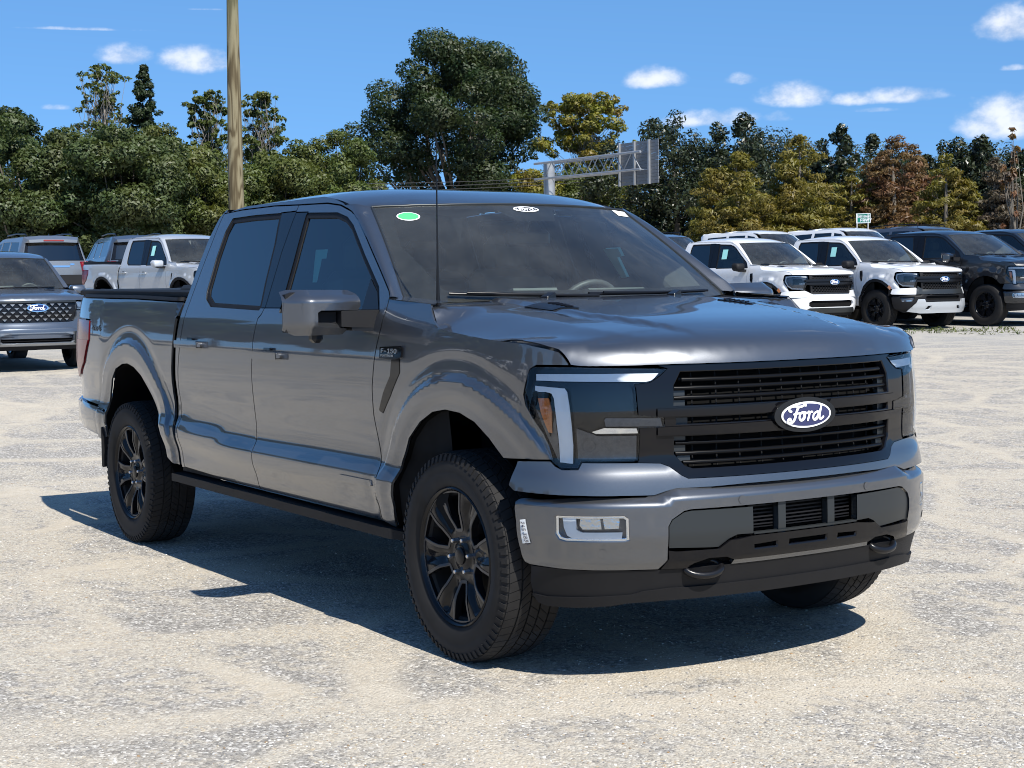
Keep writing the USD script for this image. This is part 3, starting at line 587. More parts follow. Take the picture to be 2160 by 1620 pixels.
    # --- roof, back of the cab, screen pillars
    ya = np.linspace(-.725, .725, 31); fr = [(-1.142 + .155 * (1 - min(1, (abs(y) / .695) ** 2)) - .004, y) for y in ya]
    fr = [(x - max(0, abs(y) - .695) * 2.2, y) for x, y in fr]
    panel(poly(fr + [(-2.66, .725), (-2.72, .66), (-2.745, .4), (-2.75, 0), (-2.745, -.4), (-2.72, -.66), (-2.66, -.725)]), roof, .05 * q, .012, hb=.04).build('roof', pt, P)
    back = sheet(lambda u, v: np.stack([-2.70 - .15 * np.clip((1.87 - v) / .5, 0, 1) ** .55 - .02 * np.cos(u * 1.5), u * _W(v), v], -1), np.linspace(-1, 1, 25), np.linspace(1.30, 1.868, 16), flip=True)
    back.build('cab_back', pt, P)
    def strip(t):
        t = np.atleast_1d(t); z = np.interp(t, np.linspace(0, 1, 7), [1.404, 1.430, 1.5216, 1.6684, 1.7418, 1.7868, 1.8185]); x = np.interp(z, [1.404, 1.430, 1.5216, 1.6684, 1.7418, 1.7868, 1.8215], [-.561, -.5843, -.728, -.9626, -1.0873, -1.1829, -1.30]); return np.stack([x, -side_w(x, z), z], -1)
    def apil(s, t):
        a, b = strip(t), screen(np.full(np.size(t), -1.0), t * 1.0 + .002); s = np.asarray(s)[:, None]; bul = .020 * np.sin(np.pi * s)
        return a + (b - a) * s + bul * np.array([.45, -.75, .45])
    pil = sheet(apil, np.linspace(0, 1, 9), np.linspace(0, 1, 26)); nn = pil.n[0]
    if (nn[:, 1]).mean() > 0: pil = sheet(apil, np.linspace(0, 1, 9), np.linspace(0, 1, 26), flip=True)
    both('screen_pillar', pil, pt)
    # --- windscreen and what sits on it
    WF = snorm(screen, np.array([0.]), np.array([.5]))[0, 0] < 0
    Wp = lambda p, **k: panel(p, screen, flip=WF, **{'h': .09, 'hb': .05, 't': 0, **k})
    Wp(sbox(-1, 0, 1, 1)).build('windscreen', m['screen'], P)
    clear = unary_union([poly([(-.80, .11), (-.93, .55), (-.90, .90), (-.80, .955), (.80, .955), (.90, .90), (.93, .5), (.86, .11)])]).difference(poly([(-.26, 1), (-.14, .80), (.14, .80), (.26, 1)])).buffer(.03).buffer(-.03)
    Wp(sbox(-1, 0, 1, 1).difference(clear), off=-.004).build('screen_border', m['gloss2'], P)
    tr = MB(); tr.add(tube(screen(np.full(20, -1.0), np.linspace(0, 1, 20)), .0065, 6)); tr.add(tube(screen(np.full(20, 1.0), np.linspace(0, 1, 20)), .0065, 6)); tr.add(tube(screen(np.linspace(-1, 1, 30), np.full(30, 1.0)) + [0, 0, .002], .006, 6)); tr.build('screen_moulding', m['insert'], P)
    if hero:
        Wp(ngon(-.815, .868, .068, .050, 28), off=.002, h=.05).build('screen_sticker', m['decal'], P, 'oval white rim of the green sticker'); Wp(ngon(-.815, .868, .060, .042, 28), off=.0035, h=.05).build('screen_sticker', m['green'], P, 'green oval sticker')
        Wp(ngon(0, .938, .098, .034, 32).difference(ngon(0, .938, .088, .027, 32)).union(affinity.translate(affinity.scale(FORD, .135, .105, origin=(0, 0)), 0, .938)), off=.002, h=.02, hb=.01).build('screen_emblem', m['decal'], P)
        Wp(poly([(.845, .985), (.985, .975), (.955, .905), (.84, .91)]), off=.002, h=.05).build('screen_sticker', m['paper'], P, 'white paper sticker')
    cowl = sheet(lambda u, v: (1 - v)[:, None] * screen(u, np.full(np.size(u), -.01)) + v[:, None] * np.stack([np.interp(np.abs(u), [0, .4, .66, .8, .9, 1], [-.44, -.43, -.41, -.36, -.29, -.21]), u * .925, 1.383 - .0 * u - .02 * np.abs(u) ** 4], -1), np.linspace(-1, 1, 25), np.linspace(0, 1, 6))
    cowl.build('cowl', m['matt'], P)
    wing = sheet(lambda u, v: np.stack([-.20 - .37 * u, -(.928 * (1 - v) + (.845 + .0 * u) * v) - .006 * np.sin(u * 3) * (1 - v), 1.3765 + .021 * u + .006 * v], -1), np.linspace(0, 1, 8), np.linspace(0, 1, 5))
    if wing.n[0][:, 2].mean() < 0: v_, f_, n_ = wing.arr(); wing = MB().raw(v_, f_[:, ::-1], -n_)
    both('fender_top', wing, pt)
    for a0, a1, ap in ((-.80, -.02, -.36), (-.06, .80, .44)):
        w = MB(); pth = screen(np.linspace(a0, a1, 12), np.linspace(.045, .030, 12)) + [.012, 0, .014]; w.add(tube(pth, .008, 6)); pth2 = screen(np.linspace(a0 + .08, a1, 12), np.linspace(.035, .010, 12)) + [.02, 0, .024]; w.add(tube(pth2, .006, 6))
        k = screen(np.array([ap]), np.array([.0]))[0]; w.add(bar(k + [.05, .0, .012], k + [.02, .06, .03], .04, .03), False); w.build('wiper', m['gloss2'], P)
    if hero:
        ant = MB().add(tube([(-.325, -.83, 1.37), (-.325, -.83, 1.40), (-.325, -.829, 1.56), (-.319, -.828, 2.06)], [.011, .008, .0042, .0022], 8)); ant.build('antenna', m['gloss2'], P)
    # --- hood
    hp = [(-.198, -.933), (-.1622, -.9408), (-.1073, -.9559), (-.0376, -.9625), (.2106, -.9560), (.4768, -.9310), (.5534, -.8925), (.5903, -.8681), (.6288, -.8545), (.640, -.8505)]
    nose = [(float(.8875 - _sw(-y)), float(y)) for y in np.linspace(-.825, -.02, 34)]; rear = [(-.26, -.87), (-.36, -.75), (-.42, -.6), (-.43, -.4), (-.44, 0)]
    half = hp + nose; full = half + [(x, -y) for x, y in half[::-1]] + [(x, -y) for x, y in rear[:-1]] + rear[::-1]
    HP = poly(full).buffer(-.003, join_style=2); HF = snorm(hood, np.array([.2]), np.array([.1]))[0, 2] < 0
    panel(HP, hood, .03 * q, .02, hb=.018 * q, flip=HF, bevel=.006).build('hood', pt, P)
    sc = poly([(-.13, -.555), (-.075, -.405), (.115, -.438), (.045, -.525)]).buffer(-.01).buffer(.01)
    s1 = MB().add(panel(sc, hood, .04, .004, off=.004, flip=HF)); both('hood_vent', s1, 'gloss2')
    s2 = MB()
    for k in range(5): s2.add(bar(hood(np.array([-.05 + .03 * k]), np.array([-.425 - .004 * k]))[0] + [0, 0, .006], hood(np.array([-.065 + .03 * k]), np.array([-.475]))[0] + [0, 0, .006], .008, .006), False)
    if style == 'big': both('vent_slat', s2, 'gloss')
    FF = snorm(front, np.array([0.]), np.array([.9]))[0, 0] < 0
    Fp = lambda p, **k: panel(p, front, flip=FF, **{'h': .035 * q, 'hb': .022 * q, **k})
    mir = lambda p: p + [(-x, z) for x, z in p[::-1]]
    BF = snorm(bumper, np.array([0.]), np.array([.6]))[0, 0] < 0
    Bp = lambda p, **k: panel(p, bumper, flip=BF, **{'h': .03 * q, 'hb': .02 * q, **k})
    def nose_big():
        # --- nose: grey surround, grille, lamps
        low = [(-1.150, .7258), (-1.125, .812), (-.985, .8165), (-.9676, .7998), (-.9405, .7874), (-.8817, .7881), (-.8687, .8128), (-.6723, .8085), (-.5889, .8036), (-.5567, .7908), (-.5169, .7601), (-.4919, .7475)]
        bot = [(-.2629, .7207), (-.4056, .7169), (-.5389, .717), (-.5783, .7079), (-.6208, .6959), (-.7068, .697), (-.9542, .7016), (-1.1225, .7078)]
        Fp(poly(mir(low) + [(-x, z) for x, z in bot[::-1]] + bot), t=.03).build('nose_panel', pt, P)
        go = [(-.586, 1.151), (-.5520, 1.1395), (-.5869, 1.1105), (-.6232, 1.0905), (-.6780, 1.0850), (-.6730, 1.0718), (-.6670, .9771), (-.572, .9660), (-.570, .9340), (-.6650, .9340), (-.6620, .9097), (-.6670, .8186), (-.6723, .8105), (-.5889, .8056), (-.5567, .7928), (-.5169, .7621), (-.4919, .7495)]
        gin_u = mir([(-.5389, 1.0035), (-.537, 1.08), (-.508, 1.1300)]); gin_m = mir([(-.531, .9385), (-.531, .9675)]); gin_l = mir([(-.470, .7815), (-.5004, .792), (-.5388, .8336), (-.5388, .9005)])
        ho = unary_union([poly(gin_u), poly(gin_m), poly(gin_l)])
        Fp(poly(mir(go)).difference(ho), t=.028, bevel=.005).build('grille_frame', m['gloss'], P)
        mb_ = MB()
        for z0, z1 in ((.969, 1.0025), (.902, .9375)):
            for sg in (-1, 1): mb_.add(Fp(poly([(sg * .115, z0), (sg * .600, z0 + .002), (sg * .600, z1 - .004), (sg * .14, z1)]), off=.010, t=.02, bevel=.006))
        mb_.build('grille_bar', m['gloss'], P)
        Fp(poly(mir([(-.95, .72), (-.95, 1.135)])), off=-.085, t=0, h=.08, hb=.08).build('grille_backing', m['void'], P)
        bz = [(1.0975, .500), (1.0675, .530), (1.0334, .5315), (.8724, .528), (.8348, .5275), (.8027, .500)]
        for zz, hw in bz:
            u = np.linspace(-hw, hw, 31); b = MB()
            for oz, rr, oo in ((.0, .0085, -.018),): b.add(tube(front(u, np.full(31, zz), oo), rr, 6))
            b.add(sheet(lambda a, c, zz=zz: front(a, zz + (c - .5) * .010, -.018 - .05 * np.abs(c - .5) * 0 - .03), u, np.linspace(0, 1, 3), flip=FF)); b.build('grille_slat', m['slat'], P)
        for uu in np.arange(-.45, .46, .1): tube(front(np.full(8, uu), np.linspace(.785, 1.128, 8), -.052), .004, 4, cap=False).build('grille_divider', m['matt'], P)
        for sg in (-1, 1):
            for z0, z1, uo in ((1.040, 1.062, .538), (1.006, 1.028, .538), (.940, .966, .530), (.842, .866, .538), (.880, .899, .538), (.810, .829, .52)): Fp(poly([(sg * uo, z0), (sg * (uo - .05), z0), (sg * (uo - .05), z1), (sg * uo, z1)]), off=-.022, t=.02).build('grille_end_plate', m['insert'], P)
        # emblem
        Fp(ngon(0, .953, .148, .063, 48), off=.022, t=.05, h=.05, bevel=.010).build('emblem', m['bezel'], P); em = f'{P}/emblem'
        Fp(ngon(0, .953, .1195, .0465, 48), off=.026, t=.004, h=.05).build('emblem_ring', m['decal'], em); Fp(ngon(0, .953, .1115, .0395, 48), off=.0275, t=.002, h=.05).build('emblem_field', m['navy'], em)
        Fp(affinity.translate(affinity.scale(FORD, .155, .135, origin=(0, 0)), .0, .954), off=.030, t=.003, h=.02, hb=.008).build('emblem_script', m['decal'], em)
        # headlamps
        lens = poly([(-1.079, 1.1415), (-1.0619, 1.1503), (-.909, 1.1498), (-.5575, 1.1379), (-.589, 1.1129), (-.6252, 1.0931), (-.6814, 1.0878), (-.6783, 1.0718), (-.6724, .9791), (-.5749, .9665), (-.5738, .9336), (-.6681, .9331), (-.6653, .9097), (-.6704, .8186), (-.8738, .8196), (-.8839, .7954), (-.9497, .7965), (-.9814, .8219), (-1.0288, .9144), (-1.0802, 1.0143), (-1.0866, 1.0507), (-1.0792, 1.0959)])
        def lampset(sg):
            hl = sub(P, 'headlamp'); f = (lambda b: b) if sg < 0 else (lambda b: b.mirror())
            f(Fp(lens.buffer(.004), off=-.030, t=.02)).build('housing', m['gloss'], hl)
            f(Fp(poly([(-1.049, 1.1273), (-.9203, 1.1282), (-.586, 1.1247), (-.6109, 1.1005), (-.6345, 1.096), (-1.047, 1.1044)]), off=-.008, t=.02, bevel=.006)).build('light_bar', m['drl'], hl)
            f(Fp(poly([(-1.0485, 1.0854), (-.9841, 1.0808), (-.9304, 1.0771), (-.9216, 1.0646), (-.9129, 1.0146), (-.9051, .9449), (-.9011, .8747), (-.9031, .8104), (-.9506, .8152), (-.9548, .9022), (-.9634, .9863), (-.971, 1.042), (-.9802, 1.0586), (-1.0019, 1.0639), (-1.0305, 1.0634), (-1.0473, 1.0687)]), off=-.006, t=.02, bevel=.006)).build('light_guide', m['drl'], hl)
            f(Fp(poly([(-1.0397, 1.0408), (-.9952, 1.0417), (-.9828, .9972), (-.981, .9158), (-.9961, .9182), (-1.0261, .9878)]), off=-.014, t=.01)).build('reflector', m['amber'], hl)
            f(Fp(poly([(-.958, .82), (-.962, .90), (-.972, .98), (-.990, .90), (-1.03, .985), (-1.05, 1.0), (-1.005, .905), (-.965, .825)]), off=-.020, t=.004)).build('chrome_fin', m['lampgrey'], hl)
            f(Fp(poly([(-.893, 1.070), (-.689, 1.070), (-.681, 1.05), (-.680, .983), (-.79, .98), (-.885, .98)]), off=-.016, t=.012)).build('upper_lens_block', m['gloss'], hl)
            f(Fp(poly([(-.889, .9338), (-.8334, .9143), (-.815, .906), (-.6722, .904), (-.6743, .8240), (-.885, .8264)]), off=-.010, t=.014)).build('lower_lens_block', m['lampgrey'], hl)
            f(Fp(ngon(-.845, .872, .028, .026, 20).difference(ngon(-.845, .872, .0245, .0225, 20)), off=-.007, t=.004, h=.02)).build('projector_ring', m['lampgrey'], hl)
            f(Fp(poly([(-.7887, .9633), (-.7831, .9708), (-.5848, .9647), (-.5778, .9356), (-.7835, .9401)]), off=-.008, t=.010)).build('side_strip', m['lampgrey'], hl)
            f(Fp(poly([(-.8334, .9223), (-.7891, .9356), (-.6739, .931), (-.6687, .9141), (-.8197, .9152)]), off=-.004, t=.012, bevel=.005)).build('bright_wedge', m['chrome'], hl)
            f(Fp(lens, off=.003, t=.02, bevel=.004)).build('lens', m['lens'], hl)
        lampset(-1); lampset(1)
        # --- bumper
        top = [(-1.178, .640), (-1.176, .6644), (-1.168, .673), (-1.15, .678), (-1.06, .679), (-.918, .6897), (-.673, .6883), (-.597, .7114), (-.5527, .7165), (-.4277, .7185)]
        end = [(-.2521, .6445), (-.5123, .6447), (-.539, .64), (-.585, .6115), (-.598, .5873), (-.5985, .5087), (-.5992, .4663), (-.63, .434), (-.98, .4339), (-1.1284, .4402), (-1.148, .447), (-1.156, .471), (-1.164, .5126), (-1.172, .5981)]
        fog = poly([(-1.0035, .6242), (-.9939, .6291), (-.7518, .6317), (-.7349, .6198), (-.733, .5416), (-.7501, .5361), (-.9644, .5343), (-.9891, .5403), (-1.0026, .5601)]); fogm = affinity.scale(fog, -1, 1, origin=(0, 0))
        BP = poly(mir(top) + [(-x, z) for x, z in end[::-1]] + end).difference(unary_union([fog, fogm]))
        Bp(BP, t=.035, bevel=.005, h=.022 * q, hb=.014 * q).build('front_bumper', pt, P)
        for sg in (-1, 1):
            fl = sub(P, 'fog_lamp'); f = (lambda b: b) if sg < 0 else (lambda b: b.mirror())
            f(Bp(fog.buffer(.004), off=-.032, t=.02)).build('housing', m['lampgrey'], fl)
            f(Bp(fog.difference(fog.buffer(-.010)), off=-.008, t=.03, bevel=.004)).build('surround', m['chrome'], fl)
            f(Bp(poly([(-.975, .6212), (-.9253, .6239), (-.9228, .5789), (-.9032, .5697), (-.7586, .5711), (-.7617, .5479), (-.7731, .5428), (-.9306, .5423), (-.9583, .5565), (-.9703, .585)]), off=-.010, t=.02, bevel=.005)).build('light_guide', m['drl'], fl)
            f(Bp(poly([(-.9104, .6218), (-.7708, .624), (-.7683, .6089), (-.7714, .5829), (-.9021, .5794), (-.9137, .5935)]), off=-.018, t=.01)).build('reflector', m['fogmirror'], fl)
            f(Bp(poly([(-.832, .581), (-.838, .623), (-.829, .623), (-.822, .581)]), off=-.014, t=.006)).build('reflector_rib', m['lampgrey'], fl)
            f(Bp(fog.buffer(-.006), off=-.002, t=.01)).build('lens', m['lens'], fl)
        pan = poly([(-.5945, .5066), (-.5946, .5872), (-.5814, .6104), (-.5363, .6364), (-.5097, .6401), (-.2542, .6375), (-.2535, .5361), (-.3226, .5379), (-.3547, .5261), (-.3982, .4976)])
        both('bumper_insert', Bp(pan.buffer(-.002), off=-.006, t=.03, bevel=.005), 'insert')
        ins = MB()
        for u0, u1 in ((-.255, -.138), (-.103, .103), (.138, .255)):
            for k in range(7): ins.add(Bp(sbox(u0, .548 + .0135 * k, u1, .5535 + .0135 * k), off=-.045, t=.01, h=.06, hb=.06))
        ins.build('lower_slat', m['matt'], P)
        Bp(poly(mir([(-.90, .36), (-.90, .745)])), off=-.10, t=0, h=.08, hb=.08).build('lower_grille_backing', m['void'], P)
        for u0, u1 in ((-.138, -.103), (.103, .138)): Bp(sbox(u0, .455, u1, .643), off=-.012, t=.03, bevel=.004).build('lower_grille_post', m['insert'], P)
        Bp(poly(mir([(-.252, .5345), (-.252, .5415)])), off=-.004, t=.02).build('lower_grille_sill', m['insert'], P)
        tm = [(-.3667, .4643), (-.4396, .4655), (-.497, .4516), (-.5217, .4331), (-.6217, .4347), (-.5941, .4715), (-.5965, .5021), (-.5672, .4972), (-.3986, .4962), (-.3547, .5241), (-.3252, .5243), (-.2507, .533)]
        slots = [poly([(-.254, .501), (-.1465, .506), (-.1435, .4792), (-.25, .4786)]), poly([(-.095, .507), (.095, .507), (.095, .4795), (-.095, .4795)]), poly([(.254, .501), (.1465, .506), (.1435, .4792), (.25, .4786)])]
        Bp(poly(mir([(-.3301, .4509)] + tm)).difference(unary_union(slots)), off=.004, t=.03, bevel=.008).build('skid_trim', m['gloss'], P)
        Bp(poly(mir([(-.338, .4325), (-.3301, .4489)])), off=.000, t=.02, bevel=.004).build('lower_lip', pt, P)
        both('hook_pocket', Bp(poly([(-.525, .43), (-.50, .452), (-.44, .466), (-.37, .464), (-.334, .446), (-.345, .42), (-.52, .41)]), off=-.03, t=.0), 'void')
        for sg in (-1, 1):
            a = np.linspace(0, 2 * np.pi, 25)[:-1]; c = bumper(np.array([-.448]), np.array([.427]), .0)[0]; u_ = bumper(np.array([-.44]), np.array([.427]))[0] - bumper(np.array([-.456]), np.array([.427]))[0]; u_ /= np.linalg.norm(u_); f_ = np.array([u_[1], -u_[0], 0]); f_ *= np.sign(f_[0])
            p = c + np.outer(np.cos(a) * .072, u_) + np.outer(np.sin(a) * .030 - .012, f_) + np.outer(-np.sin(a) * .024, [0, 0, 1]); hk = tube(p, .0135, 8, closed=True); (hk if sg < 0 else hk.mirror()).build('tow_hook', m['gloss2'], P)
        dam = [(-1.128, .4320), (-1.151, .3672), (-1.147, .3275), (-1.12, .297), (-1.0786, .289), (-.95, .292), (-.8044, .3028), (-.74, .312), (-.60, .318)]
        dtop = [(0, .428), (-.33, .4305), (-.53, .4285), (-.98, .4300)]
        Bp(poly(mir(dam) + [(-x, z) for x, z in dtop[::-1]] + dtop[1:]), off=-.004, t=.03).build('air_dam', m['matt'], P)
        lip = [(-1.147, .3275), (-1.076, .3225), (-.9345, .330), (-.729, .341), (-.683, .353), (-.583, .361)]; ll = [(-.60, .316), (-.74, .310), (-.8044, .3008), (-.95, .290), (-1.0786, .287), (-1.12, .295)]
        Bp(poly(mir(lip) + [(-x, z) for x, z in ll[::-1]] + ll), off=.004, t=.012).build('air_dam_lip', m['matt'], P)
        for u_, z_ in ((-.3049, .6651), (.3049, .6651), (-.8304, .4964), (.8304, .4964)):
            Bp(ngon(u_, z_, .0155, n=20), off=.002, t=.006, h=.02, bevel=.003).build('parking_sensor', pt, P)
        both('bumper_notch', Bp(poly([(-.415, .7105), (-.305, .7125), (-.305, .7185), (-.415, .7168)]), off=.002, t=.001, h=.03), 'void')
        if hero:
            Bp(poly([(-1.150, .6014), (-1.125, .6063), (-1.105, .5222), (-1.143, .5165)]), off=.003, t=.002).build('bumper_sticker', m['paper'], P)
            tx = meshkit.text_mesh('245 3836', .017, .0012); v = tx.vertices; cc = MB(); uu = -1.1385 + v[:, 1] * 1.0 + (-.03 + v[:, 0]) * .17; zz = .598 - v[:, 0] * .78
            b0 = bumper(uu, zz, .0062 + v[:, 2]); cc.add(trimesh.Trimesh(b0, tx.faces, process=False), False); cc.build('sticker_print', m['ink'], P)
    nose_big() if style == 'big' else nose_small(P, style, m, pt, both, Fp, Bp, mir)
    # --- running board, handles, badges, mirrors
    rb = MB().add(hull([(x, -y, z) for x, y, z in ((-2.98, .90, .47), (-2.98, .985, .465), (-2.98, .985, .425), (-2.98, .90, .415), (-.52, .90, .458), (-.50, .985, .455), (-.50, .985, .415), (-.52, .90, .405), (-.44, .90, .445), (-.44, .94, .445), (-.44, .94, .41), (-.44, .90, .41))]), False)
    rb.add(hull([(x, -y, z) for x in (-2.95, -.52) for y, z in ((.80, .50), (.93, .50), (.93, .478), (.80, .45))]), False); (both('running_board', rb, 'matt') if style in ('big',) else None)
    for x0, z0 in ((-2.665, 1.166), (-1.68, 1.137)):
        hb_ = S(poly([(x0 - .165, z0 + .018), (x0 + .150, z0 + .018), (x0 + .158, z0 - .018), (x0 - .155, z0 - .020)]).buffer(-.008).buffer(.008), off=.034, t=.024, h=.03, bevel=.006)
        hb_.add(S(poly([(x0 + .10, z0 + .016), (x0 + .15, z0 + .016), (x0 + .15, z0 - .016), (x0 + .10, z0 - .016)]), off=.022, t=.03, h=.03)).add(S(poly([(x0 - .15, z0 + .012), (x0 - .12, z0 + .012), (x0 - .12, z0 - .012), (x0 - .15, z0 - .012)]), off=.022, t=.03, h=.03)); both('door_handle', hb_, pt)
        both('lock_button', S(sbox(x0 - .02, z0 + .022, x0 + .05, z0 + .034), off=.016, t=.016, h=.03, bevel=.004), 'gloss')
    if hero:
        both('window_sticker', S(poly([(-1.478, 1.63), (-1.349, 1.63), (-1.335, 1.587), (-1.38, 1.586), (-1.352, 1.48), (-1.40, 1.48)]), off=-.020, t=0, h=.05), 'teal')
        both('fender_badge', S(poly([(-.5433, 1.1984), (-.3629, 1.2062), (-.3647, 1.1628), (-.4161, 1.1536), (-.547, 1.1557)]).buffer(-.004).buffer(.006), off=.010, t=.012, h=.03), 'gloss')
        def stext(s, x0, z0, hgt, off, sx=1.0):
            tx = meshkit.text_mesh(s, hgt, .0015, bold=True); v = tx.vertices; p = side(x0 + v[:, 0] * sx, z0 + v[:, 1]) + np.array([0, -1.0, 0]) * (off + v[:, 2])[:, None]; return MB().add(trimesh.Trimesh(p, tx.faces, process=False), False)
        b = stext('F-150', -.532, 1.1775, .018, .0115, 1.75).add(stext('PLATINUM', -.532, 1.1635, .0085, .0115, 1.75)); b.build('badge_lettering', m['badge'], P)
        both('door_badge', S(poly([(-.9375, .6429), (-.650, .6421), (-.641, .6185), (-.9349, .6143)]).buffer(-.004).buffer(.005), off=.006, t=.007, h=.03), pt)
        stext('DUALPOWER', -.905, .622, .013, .0075, 2.0) if 0 else None
        stext('4x4', -4.36, 1.215, .034, .002, 2.6).build('bed_decal', m['insert'], P)
    mirror_parts(P, m, pt, both) if style == 'big' else mirror_small(P, m, pt if style == 'compact' else m['matt'], both)
    if style != 'big':
        S(poly([(-1.52, 1.70), (-1.36, 1.70), (-1.34, 1.52), (-1.50, 1.52)]), off=-.004, t=0, h=.08).build('window_sticker', m['teal'], P)
        for ch in (fa, ra):
            L = LineString(([(.40, .70)] if ch is fa else []) + ch); both('arch_moulding', S(L.buffer(.060, cap_style=2).difference(poly(ch).buffer(.002)).difference(poly(list(ch) + [(ch[-1][0], 0), (ch[0][0], 0)])), off=.010, t=.02, h=.04), 'matt')
        if style != 'compact':
            both('side_marker', S(poly([(.335, .85), (.385, .80), (.42, .84), (.375, .90)]), off=.014, t=.006, h=.03), 'amber')
    # --- cabin
    seats = MB(); hd = MB()
    for sx, rows in ((-1.45, (-.40, .40)), (-2.35, (-.42, .42))):
        for sy in rows:
            seats.add(rbox((.52, .54, .16), .05, (sx + .12, sy, .92)), 30); R = trimesh.transformations.rotation_matrix(-.28, [0, 1, 0], (sx - .12, sy, 1.0)); seats.add(rbox((.16, .52, .62), .06, (sx - .14, sy, 1.24), R), 30); hd.add(rbox((.10, .27, .20), .045, (sx - .31, sy, 1.60), None), 30)
    seats.build('seat', m['seat'], P); hd.build('headrest', m['seat'], P)
    d = MB().add(hull([(x, y, z) for y in (-.80, .80) for x, z in ((-.50, 1.362), (-.72, 1.385), (-.92, 1.36), (-.96, 1.30), (-.95, 1.12), (-.60, 1.0))]), 30); d.add(hull([(x, y, z) for y in (-.12, .12) for x, z in ((-.84, 1.36), (-.88, 1.43), (-.93, 1.42), (-.90, 1.12))]), 30); d.add(hull([(x, y, z) for y in (.24, .56) for x, z in ((-.72, 1.38), (-.80, 1.425), (-.92, 1.41), (-.93, 1.25))]), 30); d.build('dashboard', m['dash'], P)
    a = np.linspace(0, 2 * np.pi, 33)[:-1]; ux, uz = np.array([0, 1.0, 0]), np.array([.42, 0, .907]); sw = MB().add(tube(np.array([-1.05, .40, 1.285]) + np.outer(np.cos(a) * .185, ux) + np.outer(np.sin(a) * .185, uz), .016, 8, closed=True)); sw.add(rbox((.05, .36, .05), .02, (-1.04, .40, 1.23)), 30); sw.add(tube([(-1.04, .40, 1.23), (-.85, .40, 1.15)], .03, 8)); sw.build('steering_wheel', m['seat'], P)
    hl = panel(sbox(-2.65, -.66, -1.30, .66), lambda u, v: roof(u, v) - [0, 0, .035], .15, 0, flip=True); hl.build('headliner', m['roofliner'], P)
    rm = MB().add(rbox((.03, .25, .075), .02, (-.97, .02, 1.66)), 30).add(tube([(-.965, .01, 1.69), (-.93, 0, 1.76)], .012, 6)); rm.build('rear_view_mirror', m['gloss2'], P)
    bw = panel(sbox(-.62, 1.42, .62, 1.78), lambda u, v: np.stack([-2.735 - .15 * np.clip((1.87 - v) / .5, 0, 1) ** .55, u, v], -1), .2, 0, flip=True); bw.build('back_window', m['dark_glass'], P)
    kind = wheel or ('hero' if hero else 'large'); W0 = WARP[0]
    for x, y in ((0, -.848), (-3.693, -.848)):
        c = np.array([[x, y, .4055]]); c = (W0(c) if W0 else c)[0]; WARP[0] = None
        put_wheel(P, c, False, kind, m); put_wheel(P, (c[0], -c[1], c[2]), True, kind, m); WARP[0] = W0
    fl = MB().add(rbox((.02, .26, .24), .004, (-4.13, -.86, .52)), False); both('mud_flap', fl, 'matt')

def mirror_parts(P, m, pt, both):
    """Door mirror: a C-shaped cap around a black arm."""
    F = lambda y, z: np.stack([-.655 - .11 * ss(-y, 1.22, 1.36) - .10 * ss(z, 1.39, 1.46) - .04 * ss(y, -1.14, -.96) - .03 * ss(-z, -1.30, -1.24), y, z], -1)
    fl = snorm(F, np.array([-1.2]), np.array([1.38]))[0, 0] < 0
    C = poly([(-1.322, 1.275), (-1.322, 1.40), (-1.312, 1.432), (-1.285, 1.440), (-1.02, 1.436), (-.995, 1.42), (-.992, 1.368), (-1.005, 1.352), (-1.19, 1.354), (-1.205, 1.345), (-1.205, 1.297), (-1.19, 1.287), (-1.055, 1.276), (-1.08, 1.253), (-1.28, 1.252)]).buffer(-.006).buffer(.006)
    both('mirror_cap', panel(C, F, .02, .10, hb=.012, bevel=.006, flip=fl), pt)
    b = MB().add(hull([(x, y, z) for y, z in ((-1.31, 1.265), (-1.31, 1.42), (-1.28, 1.43), (-1.02, 1.425), (-1.005, 1.41), (-1.05, 1.265)) for x in (-.74, -.775)]), 30); both('mirror_housing', b, 'matt')
    g = MB().add(hull([(-.778, y, z) for y, z in ((-1.29, 1.285), (-1.29, 1.41), (-1.03, 1.41), (-1.07, 1.285))] + [(-.779, y, z) for y, z in ((-1.29, 1.285), (-1.29, 1.41), (-1.03, 1.41), (-1.07, 1.285))]), False); both('mirror_glass', g, 'chrome')
    a = MB().add(hull([(-.70, -1.19, 1.345), (-.70, -1.19, 1.295), (-.76, -1.19, 1.345), (-.76, -1.19, 1.295), (-.70, -1.102, 1.347), (-.70, -1.102, 1.290), (-.76, -1.102, 1.345), (-.76, -1.102, 1.295)]), False); a.add(hull([(-.665, -1.095, 1.350), (-.665, -1.095, 1.285), (-.75, -1.095, 1.350), (-.75, -1.095, 1.285), (-.62, -.92, 1.352), (-.62, -.92, 1.275), (-.74, -.92, 1.352), (-.74, -.92, 1.275)]), False); both('mirror_arm', a, 'matt')
    k = MB().add(rbox((.06, .05, .05), .015, (-.735, -1.18, 1.245)), 30).add(hull([(-.62, -.93, 1.262), (-.62, -.93, 1.285), (-.74, -.93, 1.262), (-.74, -.93, 1.285), (-.66, -1.05, 1.268), (-.66, -1.05, 1.283), (-.74, -1.05, 1.268), (-.74, -1.05, 1.283)]), False); both('mirror_camera', k, 'gloss2')

